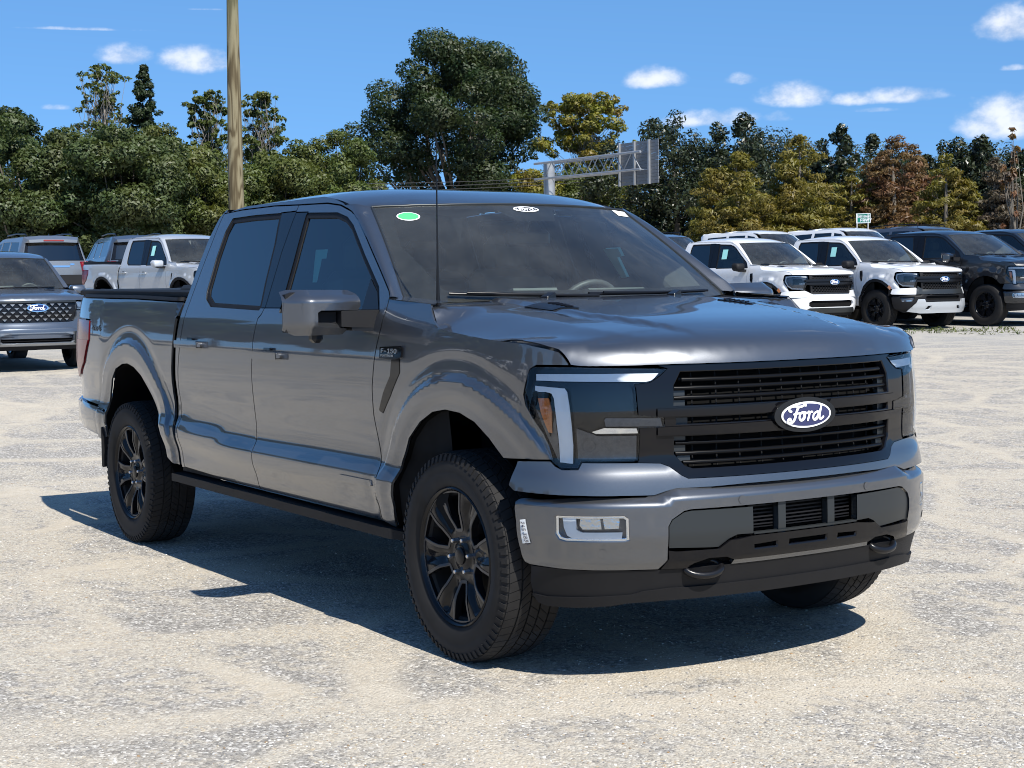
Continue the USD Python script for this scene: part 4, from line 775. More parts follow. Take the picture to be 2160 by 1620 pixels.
def mirror_small(P, m, mt, both):
    """Rounded door mirror of the smaller vehicles."""
    c = MB(); 
    for t in (0,): c.add(hull([(x, y, z) for x, y, z in ((-.66, -1.22, 1.30), (-.66, -1.24, 1.38), (-.68, -1.20, 1.43), (-.68, -1.02, 1.43), (-.66, -.99, 1.40), (-.66, -.99, 1.30), (-.66, -1.03, 1.275), (-.66, -1.18, 1.275), (-.78, -1.22, 1.30), (-.78, -1.24, 1.39), (-.77, -1.20, 1.43), (-.77, -1.02, 1.43), (-.78, -.99, 1.40), (-.78, -1.18, 1.27), (-.62, -1.19, 1.31), (-.62, -1.18, 1.40), (-.62, -1.03, 1.40), (-.62, -1.03, 1.31))]), 50)
    both('mirror_cap', c, mt); f = MB().add(hull([(x, y, z) for x in (-.64, -.77) for y, z in ((-1.17, 1.275), (-1.05, 1.245), (-.90, 1.25), (-.90, 1.31), (-1.0, 1.30))]), 30); both('mirror_foot', f, 'matt')

def nose_small(P, style, m, pt, both, Fp, Bp, mir):
    """Grille, lamps and bumper of the mid-size and compact pickups."""
    off = style == 'mid_off_road'; low = m['matt'] if off else pt
    if style != 'compact':
        Fp(poly(mir([(-1.15, .7258), (-1.125, .812), (-.985, .83), (-.66, .835), (-.60, .81), (-.54, .775)]) + [(-x, z) for x, z in [(-.9542, .7016), (-1.1225, .7078)][::-1]] + [(-.9542, .7016), (-1.1225, .7078)][:0] + [(-.9542, .7016), (-1.1225, .7078)]), t=.03).build('nose_panel', pt, P)
        Fp(poly(mir([(-.585, 1.145), (-.55, .93), (-.52, .78)])), off=-.05, t=0).build('grille_backing', m['void'], P)
        fr = poly(mir([(-.575, 1.15), (-.565, 1.06), (-.62, 1.03), (-.62, .955), (-.55, .94), (-.54, .79), (-.50, .765)])); hole = unary_union([poly(mir([(-.53, 1.068), (-.50, 1.128)])), poly(mir([(-.505, .80), (-.52, .935)]))])
        Fp(fr.difference(hole), off=.012, t=.06, bevel=.01).build('grille_frame', m['matt'], P)
        for zz in (1.035, .972): Fp(poly(mir([(-.66, zz - .022), (-.66, zz + .018), (-.55, zz + .022)])), off=.03, t=.03, bevel=.012).build('grille_bar', m['gloss2'], P)
        for z0, z1, w in ((1.068, 1.128, .51), (.80, .935, .51)):
            hx = []; r = .026
            for i, zz in enumerate(np.arange(z0 + .012, z1, .034)):
                for uu in np.arange(-w + .04 + (i % 2) * .034, w - .02, .068): hx.append(ngon(uu, zz, .030, .0165, 6))
            Fp(poly(mir([(-w, z0), (-w, z1)])).difference(unary_union(hx)), off=-.012, t=.02, h=.06, hb=.06).build('grille_mesh', m['matt'], P)
        ez, ew, eh = 1.0, .125, .055
    else:
        Fp(poly(mir([(-1.15, .5458), (-1.145, .96), (-.90, .985), (-.665, .985), (-.66, .90), (-.60, .815), (-.50, .80)]) + [(1.15, .62), (-1.15, .62)][:0]), t=.03).build('nose_panel', pt, P)
        Fp(poly(mir([(-.66, 1.15), (-.66, .90), (-.60, .82), (-.50, .805)])), off=-.03, t=0).build('grille_backing', m['gloss2'], P)
        Fp(poly(mir([(-.66, 1.155), (-.665, 1.12)])), off=.006, t=.03).build('grille_bar', m['insert'], P)
        tri = MB()
        for i, zz in enumerate(np.linspace(.845, 1.085, 5)):
            for uu in np.arange(-.60 + (i % 2) * .06, .62, .12):
                if abs(uu) < .60 - .10 * (zz < .87): tri.add(Fp(poly([(uu - .036, zz + .018), (uu + .036, zz + .018), (uu, zz - .020)]), off=-.004, t=.02, h=.1, hb=.1))
                if abs(uu) < .56: tri.add(Fp(poly([(uu + .06 - .05, zz - .004), (uu + .06, zz + .03), (uu + .06 + .05, zz - .004), (uu + .06, zz - .03)]), off=-.016, t=.01, h=.1, hb=.1)) if 0 else None
        tri.build('grille_stud', m['silver'], P); ez, ew, eh = 1.035, .16, .062
    Fp(ngon(0, ez, ew, eh, 40), off=.045, t=.05, h=.05, bevel=.008).build('emblem', m['chrome'], P); em = f'{P}/emblem'
    Fp(ngon(0, ez, ew * .88, eh * .82, 40), off=.047, t=.002, h=.05).build('emblem_field', m['navy'], em); Fp(affinity.translate(affinity.scale(FORD, ew * 1.25, eh * 2.7, origin=(0, 0)), 0, ez), off=.050, t=.003, h=.03, hb=.015).build('emblem_script', m['decal'], em)
    for sg in (-1, 1):
        hl = sub(P, 'headlamp'); f = (lambda b: b) if sg < 0 else (lambda b: b.mirror())
        if style != 'compact':
            L = poly([(-.60, 1.13), (-.60, 1.06), (-.63, 1.03), (-.63, .95), (-.66, .845), (-.92, .86), (-1.01, .92), (-1.06, 1.02), (-1.05, 1.13), (-.90, 1.145)]).buffer(-.02).buffer(.02)
            C = L.difference(L.buffer(-.035)).intersection(poly([(-1.2, .7), (-.66, .7), (-.70, .94), (-.97, .98), (-.97, 1.075), (-.62, 1.085), (-.6, 1.2), (-1.2, 1.2)]))
            f(Fp(L.difference(L.buffer(-.010)), off=.000, t=.02, h=.06)).build('surround', m['gloss'], hl)
            f(Fp(C.buffer(-.006), off=-.006, t=.02, h=.05)).build('light_guide', m['drl'], hl); f(Fp(L, off=-.03, t=0, h=.08)).build('housing', m['lampgrey'], hl)
            f(Fp(poly([(-.70, .96), (-.70, 1.07), (-.90, 1.075), (-.90, .96)]).buffer(-.02).buffer(.02), off=-.016, t=.01)).build('lens_block', m['gloss'], hl)
            for k in range(5): f(Fp(sbox(-.765 + .03 * k, .962, -.745 + .03 * k, .985), off=-.008, t=.006)).build('lamp_cell', m['drl'], hl)
        else:
            L = poly([(-.665, 1.135), (-.665, 1.0), (-.90, .995), (-1.06, 1.03), (-1.09, 1.14)]).buffer(-.01).buffer(.01)
            f(Fp(L, off=-.03, t=.02, h=.06)).build('housing', m['lampgrey'], hl); f(Fp(poly([(-.68, 1.125), (-.70, 1.045), (-.77, 1.035), (-.80, 1.12)]).buffer(-.012).buffer(.012), off=-.01, t=.01)).build('light_guide', m['drl'], hl)
            f(Fp(poly([(-.88, 1.11), (-.84, 1.03), (-1.0, 1.04), (-.98, 1.10)]), off=-.012, t=.01)).build('reflector', m['chrome'], hl); f(Fp(poly([(-.68, 1.012), (-.68, 1.024), (-1.03, 1.045), (-1.05, 1.03), (-.9, 1.01)]), off=-.006, t=.01)).build('light_strip', m['drl'], hl)
        f(Fp(L, off=.003, t=.02, h=.06)).build('lens', m['lens'], hl)
    full = mir([(-1.178, .640), (-1.15, .678), (-.918, .6977), (-.55, .712)]); bot = [(-.60, .40), (-.98, .4039), (-1.13, .4202), (-1.164, .5126)]
    if style == 'compact':
        intake = poly(mir([(-.52, .475), (-.56, .50), (-.56, .585), (-.42, .615)]))
        Bp(poly(full + [(-x, z) for x, z in bot[::-1]] + bot).difference(intake.buffer(.002)), t=.03, h=.05).build('front_bumper', pt, P); Bp(intake.buffer(.01), off=-.04, t=0).build('intake', m['void'], P)
        for zz in (.50, .535, .57): Bp(poly(mir([(-.55, zz), (-.55, zz + .008)])), off=-.02, t=.02, h=.1).build('intake_slat', m['gloss2'], P)
        Bp(poly(mir([(-.62, .46), (-.62, .43), (-.60, .415)])), off=.02, t=.03).build('lower_lip', m['silver'], P); Bp(poly(mir([(-.60, .44), (-.6, .64)])).difference(intake.buffer(.012)), off=.006, t=.02).build('bumper_insert', m['slate'], P)
        for sg in (-1, 1): Bp(sbox(sg * .60 - .025, .46, sg * .60 + .025, .64).buffer(.01), off=.035, t=.05, bevel=.01).build('bumper_post', m['insert'], P); Bp(sbox(*(sorted((sg * .66, sg * .80))[:1] + [.49] + sorted((sg * .66, sg * .80))[1:] + [.60])), off=.004, t=.01).build('lamp_pocket', m['gloss2'], P)
    else:
        intake = poly(mir([(-.44, .585), (-.48, .61), (-.48, .655), (-.44, .668)])) if off else poly(mir([(-.55, .50), (-.62, .53), (-.62, .60), (-.55, .635)]))
        fogs = [poly([(sg * .74, .565), (sg * .98, .56), (sg * 1.01, .66), (sg * .72, .66)]) if off else poly([(sg * .93, .50), (sg * 1.02, .52), (sg * 1.03, .64), (sg * .95, .64)]) for sg in (-1, 1)]
        Bp(poly(full + [(-x, z) for x, z in bot[::-1]] + bot).difference(unary_union([intake] + fogs)), t=.035, h=.05).build('front_bumper', low, P); Bp(intake.buffer(.01), off=-.04, t=0).build('intake', m['void'], P)
        for fg in fogs: Bp(fg.buffer(.004), off=-.03, t=0).build('fog_lamp', m['lampgrey'] if off else m['void'], P)
        if off:
            for sg in (-1, 1): Bp(poly([(sg * .78, .566), (sg * .97, .562), (sg * .97, .576), (sg * .78, .580)]), off=-.01, t=.01).build('fog_lamp_trim', m['chrome'], P); Fp(poly([(sg * .545, .80), (sg * .66, .90), (sg * .62, .935), (sg * .66, .70), (sg * .52, .70), (sg * .50, .775)]).convex_hull, off=.03, t=.06, bevel=.012).build('grille_brace', m['insert'], P)
            Fp(poly(mir([(-.56, .70), (-.53, .785)])), off=.032, t=.06, bevel=.012).build('grille_brace', m['insert'], P)
            sk = poly(mir([(-.88, .36), (-.70, .53), (-.66, .60), (-.53, .60), (-.50, .545), (-.30, .535)][::-1] if 0 else [(-.60, .33), (-.88, .37), (-.70, .53), (-.66, .605), (-.53, .605), (-.50, .545)])); hl2 = [poly([(sg * .52, .40), (sg * .40, .40), (sg * .35, .475), (sg * .45, .475)]) for sg in (-1, 1)]
            Bp(sk.difference(unary_union(hl2)), off=.03, t=.06, bevel=.012).build('skid_plate', m['pearl'], P)
        else:
            Bp(poly(mir([(-.70, .395), (-.74, .42), (-.60, .49)])), off=.008, t=.03).build('lower_lip', m['insert'], P)
    Bp(poly(mir([(-.95, .33), (-1.13, .40), (-1.13, .44)])), off=-.03, t=.02, h=.08).build('air_dam', m['matt'], P)
    Bp(sbox(-.16, .69, .16, .70), off=.01, t=.01).build('plate_bracket', m['matt'], P) if 0 else None

def script_word():
    """The oval emblem's lettering as strokes: width about 1.25, centred."""
    st = []
    def s(p, w): st.append(LineString(CubicSpline(np.arange(len(p)), np.array(p, float))(np.linspace(0, len(p) - 1, 10 * len(p)))).buffer(w, quad_segs=3))
    s([(-.50, .10), (-.56, .15), (-.50, .22), (-.36, .23), (-.22, .21), (-.10, .245), (-.05, .235)], .030)
    s([(-.27, .20), (-.33, .10), (-.37, -.03), (-.43, -.15), (-.53, -.20), (-.60, -.16), (-.57, -.10), (-.52, -.12)], .034)
    s([(-.42, .02), (-.32, .035), (-.20, .045)], .024)
    s([(-.13, .055), (-.22, .02), (-.25, -.09), (-.19, -.15), (-.11, -.11), (-.08, -.02), (-.12, .055), (-.02, .03)], .027)
    s([(.03, .06), (.06, .03), (.04, -.06), (.01, -.15)], .030); s([(.05, -.01), (.09, .05), (.15, .055)], .026)
    s([(.37, .03), (.29, .05), (.20, -.01), (.18, -.11), (.24, -.155), (.33, -.09), (.40, .08), (.45, .22)], .027); s([(.42, .12), (.38, -.05), (.40, -.14), (.50, -.09)], .028)
    return unary_union(st)
FORD = script_word()

# ================================================================ the other vehicles
HX, HZ = [-4.93, -3.693, -2.85, -1.8, -.56, 0, .893], [0, .4055, .48, 1.15, 1.36, 1.93]
def warp(kx, ky, kz): return lambda v: np.stack([np.interp(v[:, 0], HX, kx) + np.minimum(v[:, 0] - HX[0], 0) + np.maximum(v[:, 0] - HX[-1], 0), v[:, 1] * ky, np.interp(v[:, 2], HZ, kz) + np.maximum(v[:, 2] - HZ[-1], 0)], 1)
MID = warp([-4.42, -3.27, -2.52, -1.60, -.44, 0, .88], .945, [0, .385, .46, 1.09, 1.265, 1.86]); COMPACT = warp([-4.08, -3.076, -2.30, -1.45, -.45, 0, .86], .92, [0, .355, .40, .98, 1.13, 1.735])

def suv(P, body, q=2.0, m=MAT, rails=True):
    """A wagon-bodied sport utility vehicle: same nose as the compact pickup, cabin running to an upright tailgate."""
    pt = m[body]; X0 = -3.95
    def both(name, mb, k):
        mt = m[k] if isinstance(k, str) else k; mb.build(name, mt, P); mb.mirror().build(name, mt, P)
    def wide(x, z):
        c = ss(-x, 3.55, 3.98); return _W(np.clip(z, .3, 1.92)) - _tap(np.maximum(x, -3)) - .10 * c ** 2
    srf = lambda x, z: np.stack([x, -wide(x, z), z], -1); SF = snorm(srf, np.array([-1.5]), np.array([1.0]))[0, 1] > 0
    S = lambda p, **k: panel(p, srf, flip=SF, **{'h': .07 * q / 2, 'hb': .05, **k})
    ar = lambda cx: [(cx + .50 * math.cos(t), .41 + .50 * math.sin(t)) for t in np.linspace(0.05, math.pi - .05, 18)]
    body_p = poly([(.60, .80), (.58, 1.10), (.60, 1.20), (-.2, 1.36), (-.57, 1.40), (-1.19, 1.79), (-1.5, 1.865), (-3.6, 1.875), (-3.80, 1.84), (-3.93, 1.30), (-3.97, 1.0), (-3.95, .55), (-.2, .45), (.5, .48)])
    cut = unary_union([poly(ar(0) + [(-.5, .2), (.5, .2)]), poly(ar(-3.0) + [(-3.5, .2), (-2.5, .2)])])
    wins = [poly([(-.72, 1.40), (-1.25, 1.745), (-1.60, 1.785), (-1.57, 1.375)]), poly([(-1.68, 1.375), (-1.71, 1.79), (-2.50, 1.79), (-2.58, 1.385)]), poly([(-2.68, 1.39), (-2.62, 1.785), (-3.45, 1.765), (-3.62, 1.46), (-3.58, 1.41)])]
    both('body_side', S(body_p.difference(cut).difference(unary_union(wins)), t=.03), pt)
    for w, nm in zip(wins, ('front_window', 'rear_window', 'quarter_window')): both(nm, S(w.buffer(.004), off=-.008, t=0), 'dark_glass')
    both('sill', S(poly([(-.45, .47), (-2.55, .47), (-2.55, .38), (-.45, .38)]), off=-.01, t=.03), 'matt')
    for cx in (0, -3.0): both('arch_moulding', S(poly([(cx + r * math.cos(t), .41 + r * math.sin(t)) for r, ts in ((.56, np.linspace(0, math.pi, 20)), (.50, np.linspace(math.pi, 0, 20))) for t in ts]), off=.006, t=.02), 'matt')
    for x in (-.62, -1.64, -2.56):
        both('door_seam', S(poly([(x - .004, .5), (x + .004, .5), (x + .004, 1.36), (x - .004, 1.36)]), off=.001, t=0, h=.1, hb=.1), 'void')
    for x in (-1.45, -2.40): both('door_handle', S(sbox(x - .1, 1.14, x + .1, 1.17), off=.03, t=.03), pt)
    rf = lambda x, y: np.stack([x, y, np.where(x < -2.6, 1.930 - .10 * ss(-x, 2.6, 4.1), _roof(np.clip(x, -2.6, -.9))) - (.05 * np.clip(np.abs(y) / .725, 0, 1.2) ** 3.2)], -1)
    panel(poly([(-1.0, 0), (-1.03, .35), (-1.15, .69), (-1.45, .725), (-3.75, .725), (-3.88, .5), (-3.90, 0), (-3.88, -.5), (-3.75, -.725), (-1.45, -.725), (-1.15, -.69), (-1.03, -.35)]), rf, .1, .02, flip=snorm(rf, np.array([-2.]), np.array([0.]))[0, 2] < 0).build('roof', pt, P)
    WF = snorm(screen, np.array([0.]), np.array([.5]))[0, 0] < 0; panel(sbox(-1, 0, 1, 1), screen, .12, 0, flip=WF).build('windscreen', m['screen'], P)
    HF = snorm(hood, np.array([.2]), np.array([.1]))[0, 2] < 0
    hp = [(-.44, 0), (-.42, -.6), (-.30, -.82), (-.198, -.933), (.2, -.95), (.55, -.89), (.66, -.82), (.737, -.70), (.831, -.45), (.883, -.15)]; panel(poly(hp + [(x, -y) for x, y in hp[::-1]]), hood, .06, .02, flip=HF).build('hood', pt, P)
    # tail: window, tailgate, lamps, spoiler, bumper
    def tail(y, z): return np.stack([np.interp(z, [.3, .55, 1.0, 1.30, 1.84, 1.9], [-4.00, -4.02, -4.02, -3.985, -3.80, -3.78]) + .09 * (np.abs(y) / .9) ** 3, y, z], -1)
    TF = snorm(tail, np.array([0.]), np.array([1.0]))[0, 0] > 0; T = lambda p, **k: panel(p, tail, flip=TF, **{'h': .08, 'hb': .06, **k}); mir = lambda p: p + [(-x, z) for x, z in p[::-1]]
    T(poly(mir([(-.88, .68), (-.92, 1.0), (-.91, 1.29)])), t=.03).build('tailgate', pt, P); T(poly(mir([(-.89, 1.285), (-.80, 1.62), (-.745, 1.79)])), off=-.008, t=0).build('back_window', m['gloss'], P)
    T(poly(mir([(-.72, 1.32), (-.64, 1.74)])), off=-.002, t=.002).build('back_window_pane', m['dark_glass'], P)
    sp = MB().add(hull([(x, y, z) for sg in (-1, 1) for x, y, z in ((-3.70, sg * .74, 1.87), (-3.70, sg * .76, 1.76), (-3.94, sg * .66, 1.80), (-3.95, sg * .64, 1.735), (-3.84, sg * .74, 1.73), (-3.70, sg * .3, 1.905), (-3.97, sg * .3, 1.82), (-3.98, sg * .3, 1.75))]), 25); sp.build('spoiler', pt, P)
    MB().add(rbox((.02, .55, .035), .008, (-3.985, 0, 1.785)), False).build('high_brake_lamp', m['red2'], P)
    both('tail_lamp', T(poly([(-.70, 1.26), (-.93, 1.27), (-.95, 1.0), (-.90, .90), (-.76, .90), (-.74, 1.05)]), off=.012, t=.03), 'red'); both('reversing_lamp', T(poly([(-.77, 1.03), (-.88, 1.03), (-.88, 1.10), (-.77, 1.10)]), off=.016, t=.004), 'lampgrey'); both('tail_lamp_cell', T(poly([(-.76, 1.16), (-.88, 1.16), (-.88, 1.23), (-.76, 1.23)]), off=.016, t=.004), 'red2')
    T(poly(mir([(-.40, 1.08), (-.42, 1.13)])), off=.012, t=.014).build('tailgate_bar', m['chrome'], P); T(ngon(-.48, 1.17, .07, .03, 20), off=.006, t=.006).build('tail_emblem', m['chrome'], P)
    MB().add(hull([(x, y, z) for sg in (-1, 1) for x, y, z in ((-3.80, sg * .96, .86), (-4.06, sg * .80, .86), (-4.08, sg * .78, .60), (-3.80, sg * .95, .55), (-3.9, sg * .9, .42), (-4.0, sg * .7, .40))]), 25).build('rear_bumper', m['matt'], P)
    MB().add(rbox((4.2, 1.7, .30), .05, (-1.75, 0, .50)), False).add(rbox((3.6, 1.72, .7), .05, (-1.95, 0, .95)), False).build('chassis', m['void'], P)
    if rails:
        for sg in (-1, 1):
            MB().add(tube([(-1.5, sg * .62, 1.90), (-1.55, sg * .62, 1.955), (-2.6, sg * .63, 1.975), (-3.5, sg * .62, 1.945), (-3.6, sg * .62, 1.88)], .018, 6)).build('roof_rail', m['gloss2'], P)
    MB().add(hull([(-3.35, -.02, 1.88), (-3.35, .02, 1.88), (-3.55, -.02, 1.86), (-3.55, .02, 1.86), (-3.52, 0, 1.965)]), False).build('roof_fin', m['gloss2'], P)
    mirror_small(P, m, m['gloss2'], both)
    FF = snorm(front, np.array([0.]), np.array([.9]))[0, 0] < 0; Fp = lambda p, **k: panel(p, front, flip=FF, **{'h': .07, 'hb': .05, **k}); BF = snorm(bumper, np.array([0.]), np.array([.6]))[0, 0] < 0; Bp = lambda p, **k: panel(p, bumper, flip=BF, **{'h': .07, 'hb': .05, **k})
    nose_small(P, 'compact', m, pt, both, Fp, Bp, mir)
    W0 = WARP[0]
    for x in (0, -3.0):
        c = np.array([[x, -.83, .405]]); c = (W0(c) if W0 else c)[0]; WARP[0] = None
        put_wheel(P, c, False, 'small', m); put_wheel(P, (c[0], -c[1], c[2]), True, 'small', m); WARP[0] = W0

def vehicle(name, label, cat, loc, rz, group, build, w=None, **k):
    P = thing(name, label, cat, loc, rz, group); WARP[0] = w; build(P, **k); WARP[0] = None; return P

# ================================================================ ground
_gz = PchipInterpolator([0, 5, 12, 18, 24, 34, 45, 60, 80, 120, 5000], [0, 0, .17, .36, .45, .70, 1.15, 1.6, 1.9, 2.0, 2.0])
def G(x, y):
    x, y = np.asarray(x, float), np.asarray(y, float); k = ss(-.845 * x + .535 * y, -8, 14); d = np.hypot(x, y); return _gz(d) * k + .12 * (1 - k) * ss(d, 6, 20)
def ray_dir(px, py): return fwd + (px - 1080) / CAM_F * right - (py - 810) / CAM_F * up
def at(px, d, py=600):
    """The ground point d metres away from the camera along the given bearing."""
    v = ray_dir(px, py); h = v[:2] / np.linalg.norm(v[:2]); x, y = CAM_C[0] + h[0] * d, CAM_C[1] + h[1] * d; return np.array([x, y, float(G(x, y))])
def height_at(px, py, d): v = ray_dir(px, py); return CAM_C[2] + v[2] / np.linalg.norm(v[:2]) * d
rs = np.concatenate([np.linspace(0, 30, 76), np.linspace(32, 90, 30), [110, 150, 220, 400, 900, 2500]]); th = np.linspace(0, 2 * np.pi, 181)[:-1]
RR, TT = np.meshgrid(rs, th, indexing='ij'); gx, gy = RR * np.cos(TT), RR * np.sin(TT); gzv = G(gx, gy) + .010 * (meshkit.fbm(np.stack([gx, gy, 0 * gx], -1) * .55, 3) - .5) * ss(RR, 1.0, 9.0)
i, j = np.meshgrid(np.arange(len(rs) - 1), np.arange(len(th)), indexing='ij'); a_, b_ = i * len(th) + j, i * len(th) + (j + 1) % len(th)
gf = np.vstack([np.stack([a_, a_ + len(th), b_ + len(th)], -1).reshape(-1, 3), np.stack([a_, b_ + len(th), b_], -1).reshape(-1, 3)])
gmesh = trimesh.Trimesh(np.stack([gx, gy, gzv], -1).reshape(-1, 3), gf, process=False); gmesh.update_faces(gmesh.nondegenerate_faces())
def ground_material():
    n = {'g': ('geometry', {}), 'w': ('noise_texture', {'scale': 1.3, 'detail': 3.0}), 'wm': ('mix', {'mix_type': 'add', 'fac': .35}),
         'n1': ('noise_texture', {'scale': .30, 'detail': 8.0, 'roughness': .62, 'distortion': .8}), 'n2': ('noise_texture', {'scale': 2.2, 'detail': 7.0, 'roughness': .66}), 'n4': ('noise_texture', {'scale': 16.0, 'detail': 5.0, 'roughness': .6}),
         'st': ('mapping', {'scale': (.30, 1.2, 1.0), 'rotation': (0, 0, .55)}), 'n3': ('noise_texture', {'scale': .9, 'detail': 6.0, 'roughness': .62, 'distortion': 1.4}),
         'a1': ('mix', {'fac': .45}), 'a2': ('mix', {'fac': .36}), 'a3': ('mix', {'fac': .22}), 'bare': ('map_range', {'range_type': 'smoothstep', 'from_min': .455, 'from_max': .53, 'to_min': 0.0, 'to_max': 1.0}),
         'ck': ('voronoi_texture', {'feature': 'distance_to_edge', 'scale': .62, 'randomness': 1.0}), 'ckr': ('map_range', {'range_type': 'smoothstep', 'from_min': .015, 'from_max': .085, 'to_min': 1.0, 'to_max': 0.0}), 'ckm': ('math', {'math_type': 'multiply', 'value2': .9}), 'bk': ('math', {'math_type': 'subtract', 'use_clamp': True}),
         'v': ('voronoi_texture', {'scale': 88.0}), 'v2': ('voronoi_texture', {'scale': 190.0}), 'sv': ('separate_color', {'color_type': 'rgb'}), 'sv2': ('separate_color', {'color_type': 'rgb'}),
         'r': ('rgb_ramp', {'ramp': [(0, (.12, .112, .10)), (.22, (.23, .21, .18)), (.45, (.34, .31, .255)), (.70, (.43, .395, .325)), (.87, (.55, .515, .44)), (.91, (.40, .28, .14)), (.94, (.44, .32, .17)), (1, (.70, .68, .62))]}),
         'r2': ('rgb_ramp', {'ramp': [(0, (.16, .148, .13)), (.4, (.32, .292, .245)), (.75, (.45, .41, .34)), (1, (.62, .59, .52))]}),
         'rd': ('rgb_ramp', {'ramp': [(0, (.07, .068, .066)), (.35, (.135, .13, .125)), (.6, (.22, .21, .198)), (.82, (.36, .34, .31)), (1, (.66, .64, .60))]}),
         'chip': ('mix', {'fac': .5}), 'dust': ('rgb_ramp', {'ramp': [(.3, (.385, .335, .262)), (.5, (.435, .385, .306)), (.7, (.48, .43, .348))]}),
         'dm': ('map_range', {'range_type': 'smoothstep', 'from_min': .40, 'from_max': .62, 'to_min': .12, 'to_max': .8}), 'tan': ('mix', {}), 'dk': ('mix', {'fac': .35}), 'col': ('mix', {}),
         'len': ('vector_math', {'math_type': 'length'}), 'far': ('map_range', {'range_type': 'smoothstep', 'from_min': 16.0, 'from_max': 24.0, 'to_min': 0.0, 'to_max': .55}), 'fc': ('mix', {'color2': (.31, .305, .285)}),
         'h1': ('math', {'math_type': 'multiply', 'value2': -.8}), 'h2': ('math', {'math_type': 'multiply_add', 'value2': .3}), 'h3': ('math', {'math_type': 'multiply_add', 'value2': .8}), 'b': ('bump', {'strength': .6, 'distance': .010}),
         'p': ('principled_bsdf', {'roughness': .9, 'specular_ior_level': .2})}
    L = [('g.position', 'w.vector'), ('g.position', 'wm.color1'), ('w.color', 'wm.color2'), ('wm.color', 'n1.vector'), ('wm.color', 'n2.vector'), ('wm.color', 'n4.vector'), ('wm.color', 'st.vector'), ('st.vector', 'n3.vector'), ('wm.color', 'ck.vector'),
         ('n1.fac', 'a1.color1'), ('n3.fac', 'a1.color2'), ('a1.color', 'a2.color1'), ('n2.fac', 'a2.color2'), ('a2.color', 'a3.color1'), ('n4.fac', 'a3.color2'), ('a3.color', 'bare.value'), ('ck.distance', 'ckr.value'), ('ckr.result', 'ckm.value1'), ('bare.result', 'bk.value1'), ('ckm.value', 'bk.value2'),
         ('g.position', 'v.vector'), ('g.position', 'v2.vector'), ('v.color', 'sv.color'), ('v2.color', 'sv2.color'), ('sv.r', 'r.fac'), ('sv2.r', 'r2.fac'), ('sv.r', 'rd.fac'), ('r.color', 'chip.color1'), ('r2.color', 'chip.color2'),
         ('n4.fac', 'dust.fac'), ('n2.fac', 'dm.value'), ('dm.result', 'tan.fac'), ('chip.color', 'tan.color1'), ('dust.color', 'tan.color2'), ('rd.color', 'dk.color1'), ('r2.color', 'dk.color2'), ('bk.value', 'col.fac'), ('tan.color', 'col.color1'), ('dk.color', 'col.color2'),
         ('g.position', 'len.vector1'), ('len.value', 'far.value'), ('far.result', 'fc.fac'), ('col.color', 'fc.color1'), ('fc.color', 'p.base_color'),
         ('v.distance', 'h1.value1'), ('v2.distance', 'h2.value1'), ('h1.value', 'h2.value3'), ('n4.fac', 'h3.value1'), ('h2.value', 'h3.value3'), ('h3.value', 'b.height'), ('b.normal', 'p.normal')]
    return material('sandy_gravel', n, L)
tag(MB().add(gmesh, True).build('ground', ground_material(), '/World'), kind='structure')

# loose chips of shell and stone, as far as they can be told apart
rng = np.random.default_rng(5)
UsdGeom.Scope.Define(stage, '/World/Looks/shapes')
def gravel():
    pi = UsdGeom.PointInstancer.Define(stage, '/World/gravel'); tag('/World/gravel', kind='stuff', label='loose shell and stone chips strewn over the sandy lot', cat='gravel')
    ms = [simple('chip_white', (.62, .60, .55), .7, var=.2, scale=300), simple('chip_grey', (.20, .195, .19), .8, var=.3, scale=300), simple('chip_tan', (.40, .34, .25), .8, var=.3, scale=300), simple('chip_brown', (.25, .16, .08), .8, var=.3, scale=300)]
    protos = []
    for k in range(6):
        p = rng.normal(size=(11, 3)); p /= np.linalg.norm(p, axis=1, keepdims=True); p *= np.array([1, .7, .38]) * .5
        path = MB().add(trimesh.convex.convex_hull(p), False).build('chip', [ms[0], ms[1], ms[2], ms[1], ms[0], ms[3]][k], '/World/gravel'); protos.append(path)
    n = 46000; d = 2.2 + 11.5 * rng.random(n) ** 1.35; a = CAM_YAW + (rng.random(n) - .5) * .72; x, y = CAM_C[0] + d * np.cos(a), CAM_C[1] + d * np.sin(a)
    keep = meshkit.fbm(np.stack([x, y, 0 * x], 1) * .8, 3) + .25 * rng.random(n) < .68; x, y = x[keep], y[keep]; n = len(x)
    s = .004 + .011 * rng.random(n) ** 3; q = rng.random(n) * np.pi; idx = rng.choice(6, n, p=[.26, .2, .2, .14, .14, .06])
    pi.CreatePrototypesRel().SetTargets([Sdf.Path(p) for p in protos]); pi.CreateProtoIndicesAttr(Vt.IntArray.FromNumpy(idx.astype(np.int32)))
    pi.CreatePositionsAttr(Vt.Vec3fArray.FromNumpy(np.stack([x, y, G(x, y) + s * .10], 1).astype(np.float32))); pi.CreateScalesAttr(Vt.Vec3fArray.FromNumpy(np.repeat(s[:, None], 3, 1).astype(np.float32)))
    pi.CreateOrientationsAttr(Vt.QuathArray([Gf.Quath(float(np.cos(t / 2)), 0, 0, float(np.sin(t / 2))) for t in q]))
gravel()

